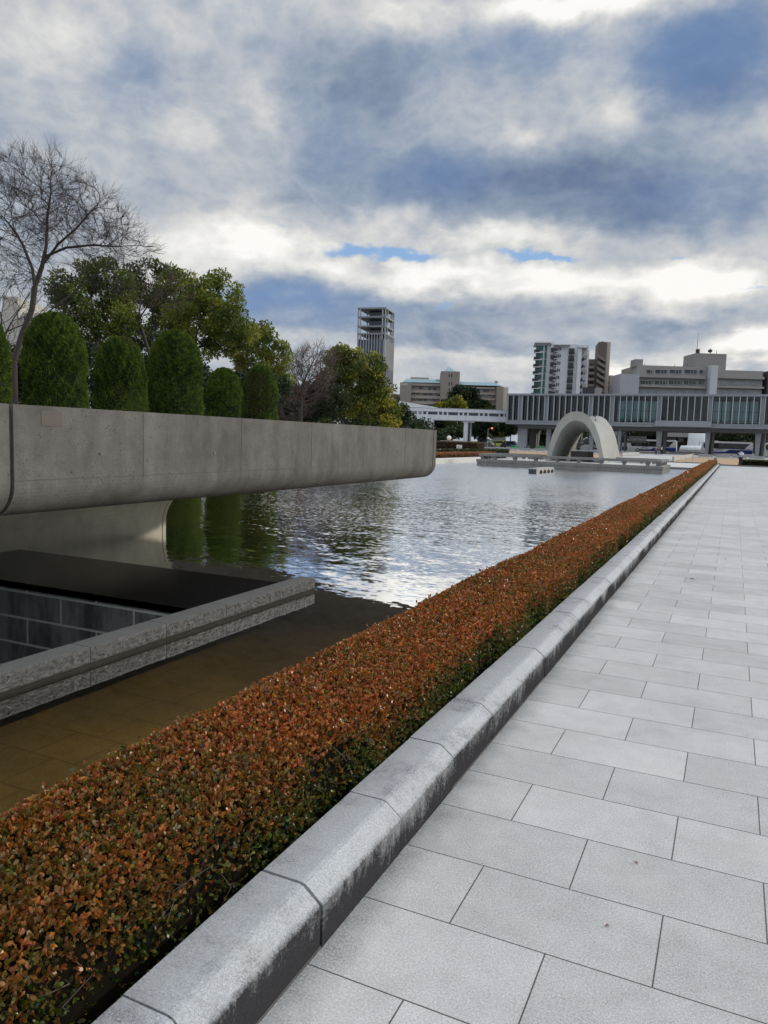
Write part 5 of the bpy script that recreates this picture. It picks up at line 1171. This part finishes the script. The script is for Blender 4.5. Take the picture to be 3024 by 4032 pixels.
person(.6,79.0,2.2,1.60,'guard in pale blue jacket, cap and dark trousers at the far pavement end',M_UNI,mat('trouser_black',(.012,.012,.015),.8),arms='up',cap=mat('cap_navy',(.03,.035,.06),.6),step=.10)
Gp='three walkers on the approach path'
person(-13.25,149,math.pi,1.70,'walker in grey jacket and dark trousers, leftmost of the three on the approach path',mat('jacket_grey',(.12,.13,.15),.8),mat('trouser_dark',(.02,.02,.025),.8),Gp)
person(-12.85,150,math.pi,1.58,'walker in black coat and blue jeans between the other two',mat('coat_black',(.012,.012,.014),.8),mat('jeans_blue',(.16,.18,.28),.8),Gp,step=-.1)
person(-12.45,151.5,math.pi,1.75,'walker in dark clothes with a white backpack, rightmost of the three',mat('coat_dark',(.02,.02,.03),.8),mat('trouser_dark',(.02,.02,.025),.8),Gp,bag=mat('bag_white',(.6,.6,.6),.7),step=.14)
person(gx(1915,214),214,1.2,1.7,'person in dark clothes standing left of the yellow green van',mat('coat_black',(.012,.012,.014),.8),mat('trouser_dark',(.02,.02,.025),.8),'people by the parked cars')
person(gx(1948,218),218,0,1.7,'person in dark clothes standing before the yellow green van door',mat('coat_black',(.012,.012,.014),.8),mat('trouser_dark',(.02,.02,.025),.8),'people by the parked cars')
person(gx(2062,160)*0+gx(1988,176),176,.4,1.7,'person in black standing on the grey forecourt left of the first museum pillar',mat('coat_black',(.012,.012,.014),.8),mat('trouser_black',(.012,.012,.015),.8))
# ------------------------------------------------------------------ SKY
SUN_AZ,SUN_EL=math.radians(45),math.radians(17)     # azimuth measured from +Y towards +X
world=bpy.data.worlds.new('World'); scene.world=world; world.use_nodes=True; wt=world.node_tree
for n_ in list(wt.nodes): wt.nodes.remove(n_)
k=NT(wt); wo=k.new('ShaderNodeOutputWorld'); bg=k.new('ShaderNodeBackground'); k.link(bg.outputs[0],wo.inputs[0])
dirv=k.new('ShaderNodeTexCoord').outputs['Generated']; dn=k.vmath('NORMALIZE',dirv)
sp=k.new('ShaderNodeSeparateXYZ'); k.link(dn,sp.inputs[0])
sky=k.new('ShaderNodeTexSky'); sky.sky_type='NISHITA'; sky.sun_disc=False; sky.sun_elevation=SUN_EL; sky.sun_rotation=SUN_AZ; sky.air_density=1.2; sky.dust_density=.6; sky.ozone_density=2
az=k.math('ARCTAN2',sp.outputs[0],sp.outputs[1]); el=k.math('ARCSINE',sp.outputs[2])
DEG=180/math.pi
azd=k.math('MULTIPLY',az,DEG); eld=k.math('MULTIPLY',el,DEG)
# cloud texture lives on a plane overhead
den=k.math('ADD',k.math('MAXIMUM',sp.outputs[2],0),.16)
cp=k.new('ShaderNodeCombineXYZ'); k._in(cp.inputs[0],k.math('DIVIDE',sp.outputs[0],den)); k._in(cp.inputs[1],k.math('DIVIDE',sp.outputs[1],den))
plane=cp.outputs[0]
wcol=k.noise(k.mapping(plane,(1,1,1),(3.1,1.7,0)),2.2,6,.58,color=True)
sw=k.new('ShaderNodeSeparateColor'); k.link(wcol,sw.inputs[0])
wc2=k.noise(dn,16,5,.6,color=True); sw2=k.new('ShaderNodeSeparateColor'); k.link(wc2,sw2.inputs[0])
azw=k.math('ADD',k.math('ADD',azd,k.math('MULTIPLY',k.math('SUBTRACT',sw.outputs[0],.5),8.0)),k.math('MULTIPLY',k.math('SUBTRACT',sw2.outputs[0],.5),4.0))
elw=k.math('ADD',k.math('ADD',eld,k.math('MULTIPLY',k.math('SUBTRACT',sw.outputs[1],.5),4.0)),k.math('MULTIPLY',k.math('SUBTRACT',sw2.outputs[1],.5),2.2))
def sky_pos(dx,dy):     # direction of a spot of sky, degrees
    r=ray(dx*1.8228,dy*1.8228); r=r/np.linalg.norm(r); return math.degrees(math.atan2(r[0],r[1])),math.degrees(math.asin(r[2]))
def gauss(a0,e0,sa,se,rot=0,wa=azw,we=elw):
    da=k.math('SUBTRACT',wa,a0); de=k.math('SUBTRACT',we,e0)
    if rot:
        c_,s_=math.cos(rot),math.sin(rot)
        u=k.math('ADD',k.math('MULTIPLY',da,c_/sa),k.math('MULTIPLY',de,s_/sa)); v=k.math('ADD',k.math('MULTIPLY',da,-s_/se),k.math('MULTIPLY',de,c_/se))
    else: u=k.math('MULTIPLY',da,1/sa); v=k.math('MULTIPLY',de,1/se)
    q=k.math('ADD',k.math('MULTIPLY',u,u),k.math('MULTIPLY',v,v)); return k.math('POWER',2.71828,k.math('MULTIPLY',q,-1))
def field(blobs,wa=azw,we=elw):
    tot=None
    for (dx,dy,sx_,sy_,amp_,*ro) in blobs:
        a0,e0=sky_pos(dx,dy); gsc=.0354*.95*max(.78,1-.0003*abs(dx-830))
        v=k.math('MULTIPLY',gauss(a0,e0,sx_*gsc/ math.cos(math.radians(e0)),sy_*gsc,ro[0] if ro else 0,wa,we),amp_)
        tot=v if tot is None else k.math('ADD',tot,v)
    return tot
LUM=[(110,90,170,70,.15),(250,150,80,60,-.10),(700,20,160,40,.04),(860,15,70,30,.16),(1230,15,190,38,.40),(1560,-20,120,40,.12),(560,250,50,70,.16),(380,290,90,40,.12),(100,330,150,120,.04),
 (720,190,150,110,-.10),(1000,180,200,80,-.08),(1150,110,140,45,-.10),(1530,120,170,130,-.42),(1340,250,60,55,.20),(1130,300,55,18,.14),(950,380,120,60,-.24),(1180,390,190,50,-.25),(1480,410,210,80,-.27),
 (1260,470,220,30,-.14),(880,440,120,22,-.08),(560,510,110,60,.34),(420,540,120,50,.16),(300,430,170,100,.06),(820,480,110,30,.16),(1080,530,190,26,.30),(1500,510,120,25,.05),
 (900,600,210,36,.34),(700,560,60,20,.2),(1250,620,230,46,.37),(1580,600,170,45,.34),(560,640,110,50,-.20),(760,660,150,40,-.16),(980,690,120,30,-.10),(1180,690,140,20,-.04),(1430,690,160,22,-.12),(1640,745,110,45,.45),(1450,770,220,30,.16),(1080,770,120,22,.14),
 (1320,800,200,24,.34),(900,780,120,26,.12),(1000,740,180,22,-.12),(640,730,120,24,.10),(350,600,200,40,.10)]
BLUE=[(730,520,85,19,1.2),(880,552,95,17,1.2,-.1),(1160,566,85,14,1.15),(1240,556,50,8,.7),(1490,556,45,7,.8),(1620,622,50,8,.7),(940,660,28,16,.6),(620,470,40,12,.5)]
TINT=[(250,160,100,80,.5),(560,640,170,60,.9),(1530,110,170,120,.9),(1150,110,200,60,.6),(950,380,120,60,.6),(1480,420,200,60,.4),(760,660,200,50,.55),(500,40,120,70,.35),(700,320,100,90,.35),(1300,640,0.1,0.1,0)]
lum=field(LUM); fb=k.noise(plane,1.6,7,.6); fb2=k.noise(dn,9,6,.62); fb3=k.noise(k.mapping(dn,(1,1,2.2)),24,5,.6)
def billow(v,sc,det): return k.math('SUBTRACT',1,k.math('ABSOLUTE',k.math('SUBTRACT',k.math('MULTIPLY',k.noise(v,sc,det,.55),2),1)))
dw=k.vmath('ADD',dn,k.scale(k.vmath('SUBTRACT',k.noise(dn,3.0,3,.5,color=True),(.5,.5,.5)),.09))
b1=billow(k.mapping(dw,(1,1,1.5)),6.5,5); b2=billow(k.mapping(dw,(1,1,1.7)),19,4); fb4=k.noise(k.mapping(dw,(1,1,1.3)),3.6,8,.60)
l=k.math('ADD',.535,k.math('MULTIPLY',lum,1.22))
l=k.math('ADD',l,k.math('MULTIPLY',k.math('SUBTRACT',fb,.5),.18)); l=k.math('ADD',l,k.math('MULTIPLY',k.math('SUBTRACT',fb4,.5),.72)); l=k.math('ADD',l,k.math('MULTIPLY',k.math('SUBTRACT',b1,.78),.30)); l=k.math('ADD',l,k.math('MULTIPLY',k.math('SUBTRACT',b2,.78),.24))
cr=k.new('ShaderNodeValToRGB'); k.link(l,cr.inputs[0]); e=cr.color_ramp; e.interpolation='B_SPLINE'
stops=[(.0,(.085,.14,.27)),(.22,(.14,.195,.31)),(.42,(.26,.325,.43)),(.58,(.405,.455,.53)),(.76,(.66,.66,.65)),(.92,(.88,.875,.84)),(1.0,(1.0,.985,.95))]
e.elements[0].position,e.elements[0].color=stops[0][0],C4(stops[0][1]); e.elements[1].position,e.elements[1].color=stops[-1][0],C4(stops[-1][1])
for pz,cz in stops[1:-1]: q_=e.elements.new(pz); q_.color=C4(cz)
cloud=cr.outputs[0]
tint=field(TINT); tmask=k.math('MULTIPLY',k.math('MULTIPLY',tint,k.rng(l,.35,.75,1,.15)),k.rng(fb,.35,.6,.7,1))
cloud=k.mix(k.math('MULTIPLY',tmask,.62,clamp=True),cloud,k.mix(.5,(.13,.25,.52),(.22,.36,.60)))
blue=field(BLUE); bm=k.rng(k.math('ADD',blue,k.math('ADD',k.math('MULTIPLY',k.math('SUBTRACT',fb3,.5),.9),k.math('MULTIPLY',k.math('SUBTRACT',.78,b2),.5))),.25,.95,0,1,True)
nish=k.scale(sky.outputs[0],.10)
bluesky=k.mix(.6,nish,(.26,.50,.92))
col=k.mix(k.math('MULTIPLY',bm,.92),cloud,bluesky)
# added fill: unseen sky overhead and behind the viewer brightened to light the paving
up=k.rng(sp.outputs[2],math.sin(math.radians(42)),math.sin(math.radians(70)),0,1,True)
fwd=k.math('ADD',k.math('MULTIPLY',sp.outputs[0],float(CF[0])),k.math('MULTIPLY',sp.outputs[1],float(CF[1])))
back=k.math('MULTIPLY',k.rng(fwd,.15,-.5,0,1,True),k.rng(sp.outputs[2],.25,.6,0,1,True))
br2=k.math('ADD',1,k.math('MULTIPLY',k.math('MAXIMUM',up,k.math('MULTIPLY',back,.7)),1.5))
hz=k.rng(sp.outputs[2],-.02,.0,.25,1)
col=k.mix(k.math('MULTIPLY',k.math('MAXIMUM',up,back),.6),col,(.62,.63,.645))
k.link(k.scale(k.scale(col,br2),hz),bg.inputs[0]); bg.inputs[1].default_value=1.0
sun=bpy.data.lights.new('sun','SUN'); sun.energy=1.9; sun.angle=math.radians(3); sun.color=(1,.93,.80); so=bpy.data.objects.new('sun',sun); COL.objects.link(so)
sd=Vector((math.sin(SUN_AZ)*math.cos(SUN_EL),math.cos(SUN_AZ)*math.cos(SUN_EL),math.sin(SUN_EL))); so.rotation_euler=sd.to_track_quat('Z','Y').to_euler(); so.location=(30,30,40)
# ------------------------------------------------------------------ CAMERA
cam=bpy.data.cameras.new('camera'); co=bpy.data.objects.new('camera',cam); COL.objects.link(co); scene.camera=co
cam.sensor_fit='VERTICAL'; cam.sensor_height=36; cam.sensor_width=27; cam.lens=FPX/4032*36; cam.clip_start=.05; cam.clip_end=6000
M_=Matrix(((CR[0],CU[0],-CF[0]),(CR[1],CU[1],-CF[1]),(CR[2],CU[2],-CF[2]))); co.matrix_world=Matrix.Translation((0,0,EYE))@M_.to_4x4()
scene.view_settings.view_transform='Standard'; scene.view_settings.look='None'; scene.view_settings.exposure=0; scene.view_settings.gamma=1
scene.cycles.max_bounces=5; scene.cycles.use_adaptive_sampling=True; scene.cycles.adaptive_threshold=.02; scene.cycles.transparent_max_bounces=12; scene.cycles.diffuse_bounces=3; scene.cycles.glossy_bounces=3; scene.cycles.use_denoising=True
